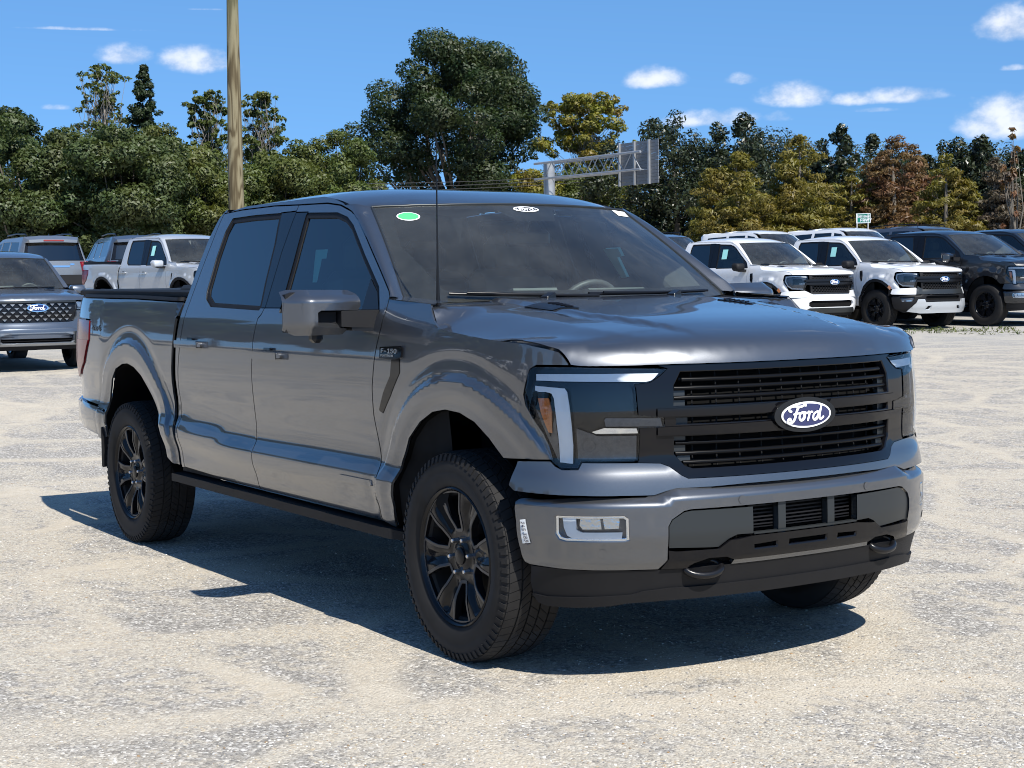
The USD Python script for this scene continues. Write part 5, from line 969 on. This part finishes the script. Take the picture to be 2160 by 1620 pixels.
# ================================================================ trees
def leaf_look(name, col, var=.35, hue=.03, rough=.5, trans=.3, spec=.4):
    c = np.array(col); n = {'g': ('geometry', {}), 'tc': ('texture_coordinate', {}), 'n': ('noise_texture', {'scale': .8, 'detail': 3.0}), 'mv': ('map_range', {'from_min': 0, 'from_max': 1, 'to_min': 1 - var, 'to_max': 1 + var}), 'mh': ('map_range', {'from_min': .3, 'from_max': .7, 'to_min': .5 - hue, 'to_max': .5 + hue}),
         'h': ('hsv', {'color': tuple(c), 'saturation': 1.0}), 'p': ('principled_bsdf', {'roughness': rough, 'specular_ior_level': spec}), 't': ('translucent_bsdf', {}), 'h2': ('hsv', {'saturation': 1.15, 'value': 1.25}), 'm': ('mix_closure', {'fac': trans})}
    return material(name, n, [('g.random_per_island', 'mv.value'), ('mv.result', 'h.value'), ('tc.object', 'n.vector'), ('n.fac', 'mh.value'), ('mh.result', 'h.hue'), ('h.color', 'p.base_color'), ('h.color', 'h2.color'), ('h2.color', 't.color'), ('p.BSDF', 'm.closure1'), ('t.BSDF', 'm.closure2')], surface='m.closure')
LEAF = {'oak': leaf_look('oak_leaves', (.098, .132, .042)), 'dark': leaf_look('dark_leaves', (.052, .078, .025)), 'mid': leaf_look('mid_green_leaves', (.130, .160, .040)), 'lime': leaf_look('yellow_green_leaves', (.27, .25, .045), hue=.04),
        'magnolia': leaf_look('glossy_dark_leaves', (.038, .052, .020), rough=.38, spec=.5, trans=.1, hue=.02), 'olive': leaf_look('olive_needles', (.235, .20, .040), hue=.025), 'rust': leaf_look('rust_needles', (.22, .125, .055), hue=.035), 'brown': leaf_look('grey_brown_needles', (.165, .13, .085), hue=.03), 'pine': leaf_look('pine_needles', (.045, .07, .026))}
BARK = simple('bark', (.11, .095, .075), .9, var=.4, scale=6, bump=.8, bscale=30); BARK2 = simple('pale_bark', (.21, .19, .165), .9, var=.3, scale=6)

def leaves(clumps, n, L, W, rng, up_=.5, shell=.45, droop=0.0):
    """n folded leaves spread over the clumps [(x, y, z, rx, ry, rz)]."""
    c = np.asarray(clumps, float); w = c[:, 3] * c[:, 4] + c[:, 3] * c[:, 5]; k = rng.choice(len(c), n, p=w / w.sum()); d = rng.normal(size=(n, 3)); d /= np.linalg.norm(d, axis=1, keepdims=True)
    r = shell + (1.05 - shell) * rng.random(n) ** .6; pos = c[k, :3] + d * c[k, 3:6] * r[:, None]
    nn = d * .55 + np.array([0, 0, up_]) + rng.normal(size=(n, 3)) * .55; nn /= np.linalg.norm(nn, axis=1, keepdims=True)
    t = rng.normal(size=(n, 3)); t[:, 2] -= droop; t -= nn * (t * nn).sum(1, keepdims=True); t /= np.linalg.norm(t, axis=1, keepdims=True); b = np.cross(nn, t); s = (.6 + .8 * rng.random(n))[:, None]
    v = np.stack([pos - t * L * s / 2, pos + b * W * s / 2 + nn * W * .25 * s, pos + t * L * s / 2, pos - b * W * s / 2 + nn * W * .25 * s], 1).reshape(-1, 3)
    sh = nn * .55 + d * .6; sh /= np.linalg.norm(sh, axis=1, keepdims=True); i = np.arange(n) * 4; f = np.vstack([np.stack([i, i + 2, i + 1], 1), np.stack([i, i + 3, i + 2], 1)])
    return MB().raw(v, f, np.repeat(sh, 4, 0))

def clumps_for(kind, H, Wd, rng):
    R = Wd / 2; out = []
    if kind in ('broad', 'wall'):
        low = .10 if kind == 'wall' else .22; nC = 95 if kind == 'broad' else 85
        for _ in range(nC):
            d = rng.normal(size=3); d /= np.linalg.norm(d); r = .55 + .45 * rng.random() ** .5; cz = H * (low + (1 - low) * .5); rz = H * (1 - low) * .5
            p = d * r * np.array([R, R, rz]); s = (.10 + .10 * rng.random()) * Wd ** .8 * 1.15; lump = 1 + .22 * math.sin(3 * math.atan2(d[1], d[0]) + 2 * d[2] + H); out.append((p[0] * .86 * lump, p[1] * .86 * lump, cz + p[2] * .88, s, s, s * .62))
    elif kind == 'bushy':
        for _ in range(60):
            d = rng.normal(size=3); d /= np.linalg.norm(d); d[2] = abs(d[2]); r = .5 + .5 * rng.random() ** .5; s = Wd * (.09 + .09 * rng.random()); out.append((d[0] * R * r * .88, d[1] * R * r * .88, H * .08 + d[2] * H * .85 * r, s, s, s * .7))
    elif kind == 'cone':
        for _ in range(170):
            t = rng.random() ** .8; z = H * (.25 + .74 * t); rr = R * (1 - t) ** .8 * (.35 + .75 * rng.random()); a = rng.random() * 6.283; s = Wd * .12 * (1.15 - .80 * t) * (.7 + .6 * rng.random()); out.append((rr * math.cos(a), rr * math.sin(a), z - rr * .25, s, s, s * .6))
    elif kind == 'cypress':
        tops = [(0, 0, 1.0)] + [(rng.normal() * R * .38, rng.normal() * R * .38, .72 + .2 * rng.random()) for _ in range(3)]
        for _ in range(330):
            ox, oy, th = tops[rng.integers(4)]; t = rng.random() ** .85; z = H * th * (.03 + .95 * t); rr = R * (1.0 - t ** 1.7) ** .75 * (.35 + .66 * rng.random() ** .6); a = rng.random() * 6.283; s = Wd * .085 * (1.1 - .5 * t) * (.6 + .8 * rng.random()); out.append((ox * (.3 + .7 * t) + rr * math.cos(a) * (.75 if ox else 1), oy * (.3 + .7 * t) + rr * math.sin(a) * (.75 if ox else 1), z - .12 * rr, s * 1.15, s * 1.15, s * .46))
    elif kind == 'magnolia':
        tops = [(rng.normal() * R * .55, rng.normal() * R * .55, .74 + .26 * rng.random()) for _ in range(7)]; tops[0] = (0, 0, 1.0)
        for _ in range(230):
            ox, oy, th = tops[rng.integers(7)]; t = rng.random() ** .8; a = rng.random() * 6.283; z = H * th * (.04 + .94 * t); rr = R * .55 * (1 - t ** 2.6) ** .6 * (.4 + .65 * rng.random()); s = Wd * (.05 + .06 * rng.random()) * (1.1 - .4 * t); out.append((ox + rr * math.cos(a), oy + rr * math.sin(a), z, s, s, s * 1.1))
    elif kind == 'airy':
        for _ in range(230):
            t = rng.random() ** .75; a = rng.random() * 6.283; rr = R * (.10 + 1.0 * rng.random()) * (1 - .45 * t ** 2) * ss(t, -.35, .2); s = Wd * (.022 + .055 * rng.random() ** 2); out.append((rr * math.cos(a), rr * math.sin(a), H * (.22 + .78 * t), s * 1.3, s * 1.3, s * .7))
    elif kind == 'sparse':
        for _ in range(20):
            a = rng.random() * 6.283; rr = R * rng.random(); out.append((rr * math.cos(a), rr * math.sin(a), H * (.25 + .75 * rng.random()), Wd * .06, Wd * .06, Wd * .05))
    return out

TREE_SRC = {}
DENSE = {'wall': 1.9, 'broad': 1.7, 'cypress': 1.7, 'magnolia': 1.6, 'airy': 1.7, 'sparse': 1.0, 'bushy': 1.9, 'cone': 1.6}
def tree(name, label, kind, look, px, py, wpx, d, n, leaf=(.155, .075), seed=1, group=None, droop=0.0, limbs=30, base_drop=0.0, bark=None):
    p = at(px, d); H = height_at(px, py, d) - p[2] + base_drop; Wd = wpx / CAM_F * d; r = np.random.default_rng(seed)
    T = thing(name, label, 'tree', (p[0], p[1], p[2] - base_drop), r.random() * 6.28, group); cl = clumps_for(kind, H, Wd, r)
    n = int(n * DENSE.get(kind, 1.8)); leaves(cl, n, leaf[0], leaf[1], r, droop=droop, up_=.35 if kind == 'cypress' else .5).build('crown', LEAF[look], T)
    tr = MB(); fork = H * {'broad': .28, 'airy': .88, 'sparse': .3, 'cone': .92, 'cypress': .9, 'magnolia': .75}.get(kind, .3); rt = {'sparse': .016, 'airy': .015}.get(kind, .026) * H
    bend = r.normal(size=2) * .02 * H; tr.add(tube([(0, 0, -.2), (bend[0] * .3, bend[1] * .3, fork * .4), (bend[0], bend[1], fork)], [rt * 1.15, rt * .85, rt * (.62 if kind in ('broad', 'wall', 'sparse') else .15)], 9))
    if kind in ('broad', 'wall', 'airy', 'sparse', 'magnolia', 'cypress'):
        for q in (cl if kind in ('airy', 'sparse') else [cl[k] for k in r.choice(len(cl), min(limbs, len(cl)), replace=False)]):
            b0 = np.array([bend[0], bend[1], fork * (.75 + .25 * r.random())]) if kind not in ('magnolia', 'cypress', 'airy') else np.array([0, 0, max(q[2] - (.12 if kind != 'airy' else .2) * H, .1 * H)]); e = np.array(q[:3]); m = (b0 + e) / 2 + np.array([0, 0, -.04 * H]) + r.normal(size=3) * .03 * H
            k_ = .16 if kind in ('airy', 'cypress', 'magnolia') else .42; tr.add(tube([b0, m, e], [rt * k_, rt * k_ * .6, rt * .04], 5))
    tr.build('trunk', bark or BARK, T); TREE_SRC.setdefault(name, T); return T

# left: a wall of live oaks, thin trees and a conifer behind
tree('oak_tree', 'dense dark green oak at the left edge behind the silver wagon', 'wall', 'oak', 60, 232, 330, 62, 30000, seed=11)
tree('oak_tree', 'broad dense oak left of the wooden pole, above the white compact pickup', 'wall', 'oak', 262, 252, 330, 60, 30000, seed=12)
tree('oak_tree', 'low dark oak filling the gap between the white compact pickup and the wooden pole', 'wall', 'mid', 425, 305, 260, 63, 22000, seed=13)
tree('evergreen_tree', 'dark evergreen treetop rising over the oak at the far left edge', 'broad', 'dark', 30, 214, 170, 72, 12000, seed=14)
tree('thin_tree', 'thin half-bare tree with pale sparse leaves left of the pointed conifer', 'airy', 'mid', 228, 142, 150, 76, 2600, (.20, .09), seed=15, bark=BARK2)
tree('conifer_tree', 'pointed dark conifer standing above the oaks, left of the wooden pole', 'cone', 'pine', 316, 134, 150, 74, 15000, seed=16)
tree('understorey_tree', 'yellowish green tree under the pointed conifer with one reddish patch', 'broad', 'mid', 330, 250, 190, 70, 14000, seed=17)
tree('thin_tree', 'leaning thin tree immediately left of the wooden pole', 'airy', 'mid', 448, 196, 130, 72, 5200, (.19, .085), seed=18, bark=BARK2)
tree('thin_tree', 'thin tree with airy crown immediately right of the wooden pole', 'airy', 'mid', 560, 200, 140, 74, 4200, (.19, .085), seed=19, bark=BARK2)
tree('leafy_tree', 'mid green leafy tree right of the wooden pole, low behind the cab roof', 'broad', 'mid', 585, 318, 260, 66, 20000, seed=20)
tree('leafy_tree', 'rounded green tree between the thin trees and the tallest tree', 'broad', 'mid', 705, 258, 190, 78, 18000, seed=21)
tree('round_bush', 'bright green rounded bush at the foot of the tallest tree on its left', 'bushy', 'mid', 705, 335, 210, 68, 14000, seed=22)
# middle: the tall dark tree and the yellow one
big = tree('tall_tree', 'tallest tree of all, huge dark green crown over the middle of the cab roof', 'broad', 'dark', 962, 66, 392, 86, 46000, (.19, .095), seed=31, limbs=40)
tree('yellow_tree', 'yellow-green airy tree behind the overhead sign truss', 'airy', 'lime', 1240, 208, 250, 92, 13000, (.20, .10), seed=32, bark=BARK2)
tree('yellow_tree', 'small yellow leafed tree low between the tallest tree and the sign post', 'broad', 'lime', 1120, 340, 130, 84, 7000, (.17, .09), seed=33)
tree('leafy_tree', 'dim green tree right below the sign truss', 'broad', 'mid', 1235, 345, 210, 88, 12000, seed=34)
# right: glossy dark magnolias with cypresses turning colour in front
tree('magnolia_tree', 'widest glossy dark tree, beside the back of the overhead sign', 'magnolia', 'magnolia', 1432, 246, 290, 82, 20000, (.20, .085), seed=41)
tree('magnolia_tree', 'glossy dark tree rising behind the left olive cypress', 'magnolia', 'magnolia', 1575, 240, 230, 80, 16000, (.20, .085), seed=42)
tree('magnolia_tree', 'narrow glossy dark tree between the two olive cypresses and the rust one', 'magnolia', 'magnolia', 1752, 266, 150, 72, 12000, (.20, .085), seed=43)
tree('magnolia_tree', 'glossy dark tree showing behind the top of the rust cypress', 'magnolia', 'magnolia', 2010, 288, 240, 70, 15000, (.20, .085), seed=44)
tree('magnolia_tree', 'glossy dark tree at the right edge behind the grey-brown cypress', 'magnolia', 'magnolia', 2150, 308, 170, 68, 11000, (.20, .085), seed=45)
tree('cypress_tree', 'yellow-olive cypress above the roof of the first white pickup', 'cypress', 'olive', 1558, 318, 240, 58, 24000, (.17, .045), seed=51, droop=.5)
tree('cypress_tree', 'taller yellow-olive cypress left of the green road sign', 'cypress', 'olive', 1690, 282, 260, 59, 26000, (.17, .045), seed=52, droop=.5)
tree('cypress_tree', 'small grey-green cypress right behind the green road sign', 'cypress', 'olive', 1795, 352, 130, 60, 9000, (.17, .045), seed=53, droop=.5)
tree('cypress_tree', 'tall rust-brown cypress right of the green road sign', 'cypress', 'rust', 1890, 284, 210, 60, 19000, (.17, .045), seed=54, droop=.5)
tree('cypress_tree', 'rust and olive cypress in front of the glossy dark tree, above the black pickup', 'cypress', 'olive', 1995, 325, 200, 57, 17000, (.17, .045), seed=55, droop=.5)
tree('cypress_tree', 'grey-brown cypress near the right edge', 'cypress', 'brown', 2098, 330, 160, 58, 13000, (.17, .045), seed=56, droop=.5)
tree('sapling', 'bare sapling with a few orange leaves at the right edge', 'sparse', 'rust', 2134, 262, 60, 52, 260, (.22, .12), seed=57)
tree('cypress_tree', 'reddish cypress behind the shoulder of the rust-brown one', 'cypress', 'rust', 1925, 300, 150, 63, 10000, (.17, .045), seed=58, droop=.5)
tree('dark_tree', 'dark tree closing the gap behind the two olive cypresses', 'wall', 'magnolia', 1660, 272, 340, 88, 14000, seed=61)
tree('dark_tree', 'dark tree in the gap between the olive and rust cypresses, furthest back', 'wall', 'dark', 1840, 300, 320, 90, 12000, seed=62)
tree('dark_tree', 'dark tree behind the grey-brown cypress, furthest back on the right', 'wall', 'magnolia', 2090, 288, 320, 86, 13000, seed=63)
tree('dark_tree', 'shaded tree between the back of the overhead sign and the widest glossy tree, low', 'wall', 'mid', 1345, 300, 150, 96, 9000, seed=64)
tree('leafy_tree', 'leafy tree behind the thin trees on both sides of the wooden pole', 'wall', 'mid', 500, 285, 250, 80, 15000, seed=65)
# low undergrowth that closes the view between the trunks
und = MB(); r_ = np.random.default_rng(77); cl = []
for px in np.linspace(-300, 2460, 130):
    d = 92 + 8 * r_.random() if px > 640 else 74 + 6 * r_.random(); p = at(px, d); h = (2.2 + 2.6 * r_.random()); s = 1.5 + r_.random(); cl.append((p[0], p[1], p[2] + h * .4, s, s, h * .6))
tag(leaves(cl, 42000, .34, .2, r_, shell=.2).build('undergrowth', LEAF['dark'], '/World'), 'dark undergrowth between the trunks along the far edge of the lot', 'undergrowth', kind='stuff')
def tuft(): 
    r = np.random.default_rng(8); cs = []
    for px, py in [(x, 0) for x in np.concatenate([np.linspace(1880, 2150, 40)])]: p = at(px, 31.0 + r.normal() * .5); cs.append((p[0], p[1], p[2] + .02, .16, .16, .05))
    for px in np.linspace(180, 420, 16): p = at(px, 44 + r.normal()); cs.append((p[0], p[1], p[2] + .1, .5, .5, .3))
    return leaves(cs, 2600, .10, .02, r, shell=.1)
tag(tuft().build('weeds', LEAF['mid'], '/World'), 'scattered weeds along the edge of the lot', 'weeds', kind='stuff')

# ---------------------------------------------------------------- wooden pole, wires, overhead sign, road sign
def wood():
    n = {'tc': ('texture_coordinate', {}), 'm': ('mapping', {'scale': (1, 1, .16)}), 'w': ('noise_texture', {'scale': 4.5, 'detail': 2.0, 'distortion': .6}), 'k': ('math', {'math_type': 'multiply', 'value2': 46.0}), 's': ('math', {'math_type': 'sine'}), 'f': ('noise_texture', {'scale': 40.0, 'detail': 4.0}), 'm2': ('mapping', {'scale': (1, 1, .05)}),
         'a': ('math', {'math_type': 'multiply_add', 'value2': .5}), 'r': ('rgb_ramp', {'ramp': [(.05, (.075, .058, .032)), (.4, (.135, .112, .066)), (.9, (.185, .16, .10))]}), 'b': ('bump', {'strength': .4, 'distance': .01}), 'p': ('principled_bsdf', {'roughness': .9, 'specular_ior_level': .2}),
         'z': ('separate_xyz', {}), 'gr': ('map_range', {'range_type': 'smoothstep', 'from_min': 4.5, 'from_max': 7.0, 'to_min': 0.0, 'to_max': .6}), 'gm': ('mix', {'color2': (.115, .15, .085)})}
    return material('treated_pole_wood', n, [('tc.object', 'm.vector'), ('m.vector', 'w.vector'), ('w.fac', 'k.value1'), ('k.value', 's.value1'), ('tc.object', 'm2.vector'), ('m2.vector', 'f.vector'), ('s.value', 'a.value1'), ('f.fac', 'a.value3'), ('a.value', 'r.fac'), ('tc.object', 'z.vector'), ('z.z', 'gr.value'), ('gr.result', 'gm.fac'), ('r.color', 'gm.color1'), ('gm.color', 'p.base_color'), ('a.value', 'b.height'), ('b.normal', 'p.normal')])
D = 26.0; b0, b1 = at(497, D, 420), at(490, D, 0); zt = height_at(490, 0, D)
pole = thing('utility_pole', 'bare round wooden utility pole rising behind the cab roof of the dark grey pickup', 'utility pole', b0)
ax = (b1 - b0) * 1.0; ax[2] = 0.0; MB().add(tube([(0, 0, -.3), ax * .15 + [0, 0, 1.5], ax * .5 + [0, 0, 3.6], ax * 1.0 + [0, 0, zt - b0[2]], ax * 1.6 + [0, 0, zt - b0[2] + 4]], [.135, .128, .114, .090, .075], 20)).build('shaft', wood(), pole)
galv = simple('galvanised_steel', (.36, .37, .38), .45, metal=.6, var=.15, scale=3); galv2 = simple('sign_back_aluminium', (.20, .205, .215), .5, metal=.5, var=.1)
D = 76.0; P0 = at(1162, D); sgn = thing('overhead_sign', 'cantilevered overhead road sign seen from behind, grey truss on a round post', 'road sign', P0); z = lambda px, py, d=D: height_at(px, py, d) - P0[2]
MB().add(tube([(0, 0, 0), (0, 0, z(1162, 345))], .27, 16)).build('post', galv, sgn)
E1 = at(1365, 70.0) - P0; ex = E1[:2]; chord = []
zu0, zu1, zl0, zl1 = z(1140, 344), z(1362, 320, 70.), z(1140, 377), z(1362, 357, 70.)
off = np.array([-ex[1], ex[0]]) / np.linalg.norm(ex) * .28
pt = lambda t, up_, s: np.array([*(ex * t + off * s), (zu0 + (zu1 - zu0) * (t + .1) / 1.1) if up_ else (zl0 + (zl1 - zl0) * (t + .1) / 1.1)])
for up_ in (0, 1):
    for s in (-1, 1): MB().add(tube([pt(-.11, up_, s), pt(1.0, up_, s)], .055, 8)).build('truss_chord', galv, sgn)
for k in range(12):
    t0, t1 = k / 12, (k + 1) / 12
    for s in (-1, 1): MB().add(tube([pt(t0, k % 2, s), pt(t1, (k + 1) % 2, s)], .022, 6)).build('truss_brace', galv, sgn)
    MB().add(tube([pt(t0, 0, -1), pt(t1, 0, 1)], .018, 6)).build('truss_brace', galv, sgn)
S0, S1 = at(1294, 71.5) - P0, at(1378, 69.4) - P0; zb, zt_ = z(1335, 389, 70.5), z(1335, 298, 70.5); sd = (S1 - S0)[:2]; sl = np.linalg.norm(sd); sd /= sl; nrm = np.array([sd[1], -sd[0]]); nrm *= np.sign(nrm @ (np.array(CAM_C[:2]) - P0[:2])); bk = -nrm * .35
M = frame([*(S0[:2] + bk), zb], [*sd, 0], [0, 0, 1.0], [*(-nrm), 0])
nb = 13
for k in range(nb): MB().add(trimesh.creation.box((sl, (zt_ - zb) / nb - .012, .04)).apply_translation((sl / 2, (k + .5) * (zt_ - zb) / nb, .02)), False, M).build('sign_plank', galv2, sgn)
for fx in (.06, .44, .80): MB().add(trimesh.creation.box((.09, (zt_ - zb) * 1.02, .10)).apply_translation((sl * fx, (zt_ - zb) / 2, -.06)), False, M).build('sign_mullion', galv, sgn)
D = 49.0; A, B_ = at(1806, D), at(1837, D); grn = simple('sign_green', (.008, .17, .12), .4); gs = thing('road_sign', 'small green road sign with white lettering on two thin posts', 'road sign', (A + B_) / 2); c0 = (A + B_) / 2
sd = (B_ - A)[:2]; sl = np.linalg.norm(sd); sd /= sl; z0, z1 = height_at(1820, 471, D) - c0[2], height_at(1820, 450, D) - c0[2]; M = frame([*(-sd * sl / 2), z0], [*sd, 0], [0, 0, 1.0])
H_ = z1 - z0; MB().add(trimesh.creation.box((sl, H_, .012)).apply_translation((sl / 2, H_ / 2, 0)), False, M).build('sign_panel', grn, gs)
fr_ = flat_poly(sbox(.005, .005, sl - .005, H_ - .005).difference(sbox(.022, .022, sl - .022, H_ - .022)), .007, .011); MB().add(fr_, False, M).build('sign_border', MAT['decal'], gs)
for tx, hh, yy in (('ROBERT E GRAHAM', .062, .64), ('FRWY', .085, .24)):
    t = meshkit.text_mesh(tx, hh, .004, bold=True); w = t.bounds[1][0]; s = min(1, (sl - .08) / w); t.apply_scale((s, 1, 1)); t.apply_translation((sl / 2 - w * s / 2 if hh < .07 else .12, H_ * yy - .02, .008)); MB().add(t, False, M).build('sign_lettering', MAT['decal'], gs)
for px in (.07, .82): MB().add(tube([(*(sd * sl * (px - .5)), -.1), (*(sd * sl * (px - .5)), H_ + z0 - .02)], .016, 6)).build('post', simple('pale_post', (.55, .54, .52), .5), gs) if px < .5 else MB().add(tube([(*(sd * sl * (px - .5)), -.1), (*(sd * sl * (px - .5)), H_ + z0 - .02)], .016, 6)).build('post', stage and UsdShade.Material.Get(stage, '/World/Looks/pale_post'), gs)
cable = simple('cable', (.03, .03, .03), .6)
for k, (ya, yb) in enumerate(((378, 366), (386, 373), (395, 379))):
    A, B_ = at(560, 74), at(1440, 88); A[2], B_[2] = height_at(560, ya + 8, 74), height_at(1440, yb - 14, 88); t = np.linspace(0, 1, 24)[:, None]; p = A + (B_ - A) * t; p[:, 2] -= .9 * 4 * (t * (1 - t))[:, 0] * .35
    tag(MB().add(tube(p, .016, 5)).build('power_line', cable, '/World'), ('topmost', 'middle', 'lowest')[k] + ' of the three overhead lines crossing in front of the tallest tree', 'cable')

# ================================================================ assemble the vehicles
hero = thing('pickup_truck', 'dark grey metallic crew-cab pickup with black grille and wheels, nearest to the viewer', 'pickup truck')
big_pickup(hero)
def put(x, y): return (x, y, float(G(x, y)))
WB = (-17.22, 19.44); WA = (-18.0, 17.31); BK = (-16.43, 21.63)
vehicle('pickup_truck', 'white pickup with plain white bumper and black honeycomb grille, first right of the windscreen', 'pickup truck', put(*WA), .03, None, big_pickup, MID, body='white', q=2.2, hero=False, style='mid_plain', wheel='off_road')
vehicle('pickup_truck', 'white pickup with black bumper and pale skid plate, next to the black pickup', 'pickup truck', put(*WB), .0, None, big_pickup, MID, body='white', q=2.2, hero=False, style='mid_off_road', wheel='off_road')
bt = vehicle('pickup_truck', 'black crew-cab pickup with black wheels right of the white pickup with the skid plate', 'pickup truck', put(*BK), .04, None, big_pickup, None, body='black', q=2.2, hero=False)
copy_of(bt, 'pickup_truck', 'black pickup cut by the right edge of the view, roof and side windows only', 'pickup truck', put(-17.2, 24.6), .04)
gm = vehicle('compact_pickup', 'dark grey compact pickup facing the viewer at the left edge, studded grille', 'pickup truck', put(-18.14, 2.43), .0, None, big_pickup, COMPACT, body='blue_grey', q=2.0, hero=False, style='compact', wheel='small')
copy_of(gm, 'compact_pickup', 'dark grey compact pickup mostly hidden behind the windscreen of the nearest pickup', 'pickup truck', put(-20.6, 16.2), .05)
vehicle('compact_pickup', 'pale silver-white compact pickup seen side-on behind the bed of the nearest pickup', 'pickup truck', (-23.6, 7.75, .84), .16, None, big_pickup, COMPACT, body='pearl', q=2.0, hero=False, style='compact', wheel='small')
sv = vehicle('wagon', 'silver wagon with its back window towards the viewer at the far left', 'sport utility vehicle', (-38.0, 7.9, 1.18), math.pi, None, suv, COMPACT, body='silver')
dk = vehicle('wagon', 'dark blue-grey wagon with roof rails, half hidden by the pale compact pickup', 'sport utility vehicle', (-37.5, 10.4, 1.18), math.pi * .96, None, suv, COMPACT, body='blue_grey')
copy_of(dk, 'wagon', 'dark wagon at the left edge, its roof rail just over the grey compact pickup', 'sport utility vehicle', (-39.5, 4.6, 1.28), math.pi)
copy_of(dk, 'wagon', 'dark wagon whose roof shows left of the first white pickup', 'sport utility vehicle', (-27.5, 22.4, float(G(-27.5, 22.4)) + 0.28), .05)
wv = vehicle('wagon', 'white wagon with only its roof showing between the two white pickups', 'sport utility vehicle', (-27.0, 25.6, float(G(-27.0, 25.6)) + 0.3), .05, None, suv, COMPACT, body='white', rails=False)
copy_of(wv, 'wagon', 'second white wagon roof directly behind the white pickup with the skid plate', 'sport utility vehicle', (-26.4, 28.2, float(G(-26.4, 28.2)) + 0.3), .05)
copy_of(dk, 'wagon', 'dark blue-grey wagon roof with rails just left of the black pickup', 'sport utility vehicle', (-25.8, 30.6, float(G(-25.8, 30.6)) + 0.28), .05)
# beyond the camera's left: more of the lot, which the doors mirror
for k, (x, y, src) in enumerate([(-9.5, -17.5, wv), (-12.6, -18.0, bt), (-15.8, -18.4, wv), (-19, -19, gm), (-22.2, -19.3, wv), (-25.4, -19.8, bt), (-28.6, -20.2, sv), (-32, -20.5, wv), (-35.4, -21, bt), (-6.2, -17.4, bt), (-2.6, -17.6, sv), (1.5, -18, wv)]):
    copy_of(src, 'parked_vehicle', 'parked vehicle in the row out of view opposite the passenger doors', 'vehicle', put(x, y), math.pi / 2 + .05, 'vehicles parked out of view')
for k, (x, y, s) in enumerate([(-16, -40, 1.0), (-27, -43, .8), (-38, -42, 1.05), (-49, -45, .9), (-60, -40, 1.1), (-72, -36, .9), (-5, -42, .9), (6, -44, 1.0), (18, -41, .9), (-32, -50, 1.3), (-55, -52, 1.2)]):
    copy_of('/World/oak_tree' if k % 2 else '/World/oak_tree_001', 'oak_tree', 'oak in the row of trees out of view across the lot', 'tree', put(x, y), k * 1.3, 'trees out of view across the lot', (s, s, s))
for k, a in enumerate(range(190, 236, 4)):
    r = 50 + 7 * math.sin(k * 2.3); copy_of('/World/oak_tree' if k % 2 else '/World/oak_tree_001', 'oak_tree', 'oak in the row of trees out of view across the lot', 'tree', put(r * math.cos(math.radians(a)), r * math.sin(math.radians(a))), k * 1.7, 'trees out of view across the lot', (1.1, 1.1, 1.15))
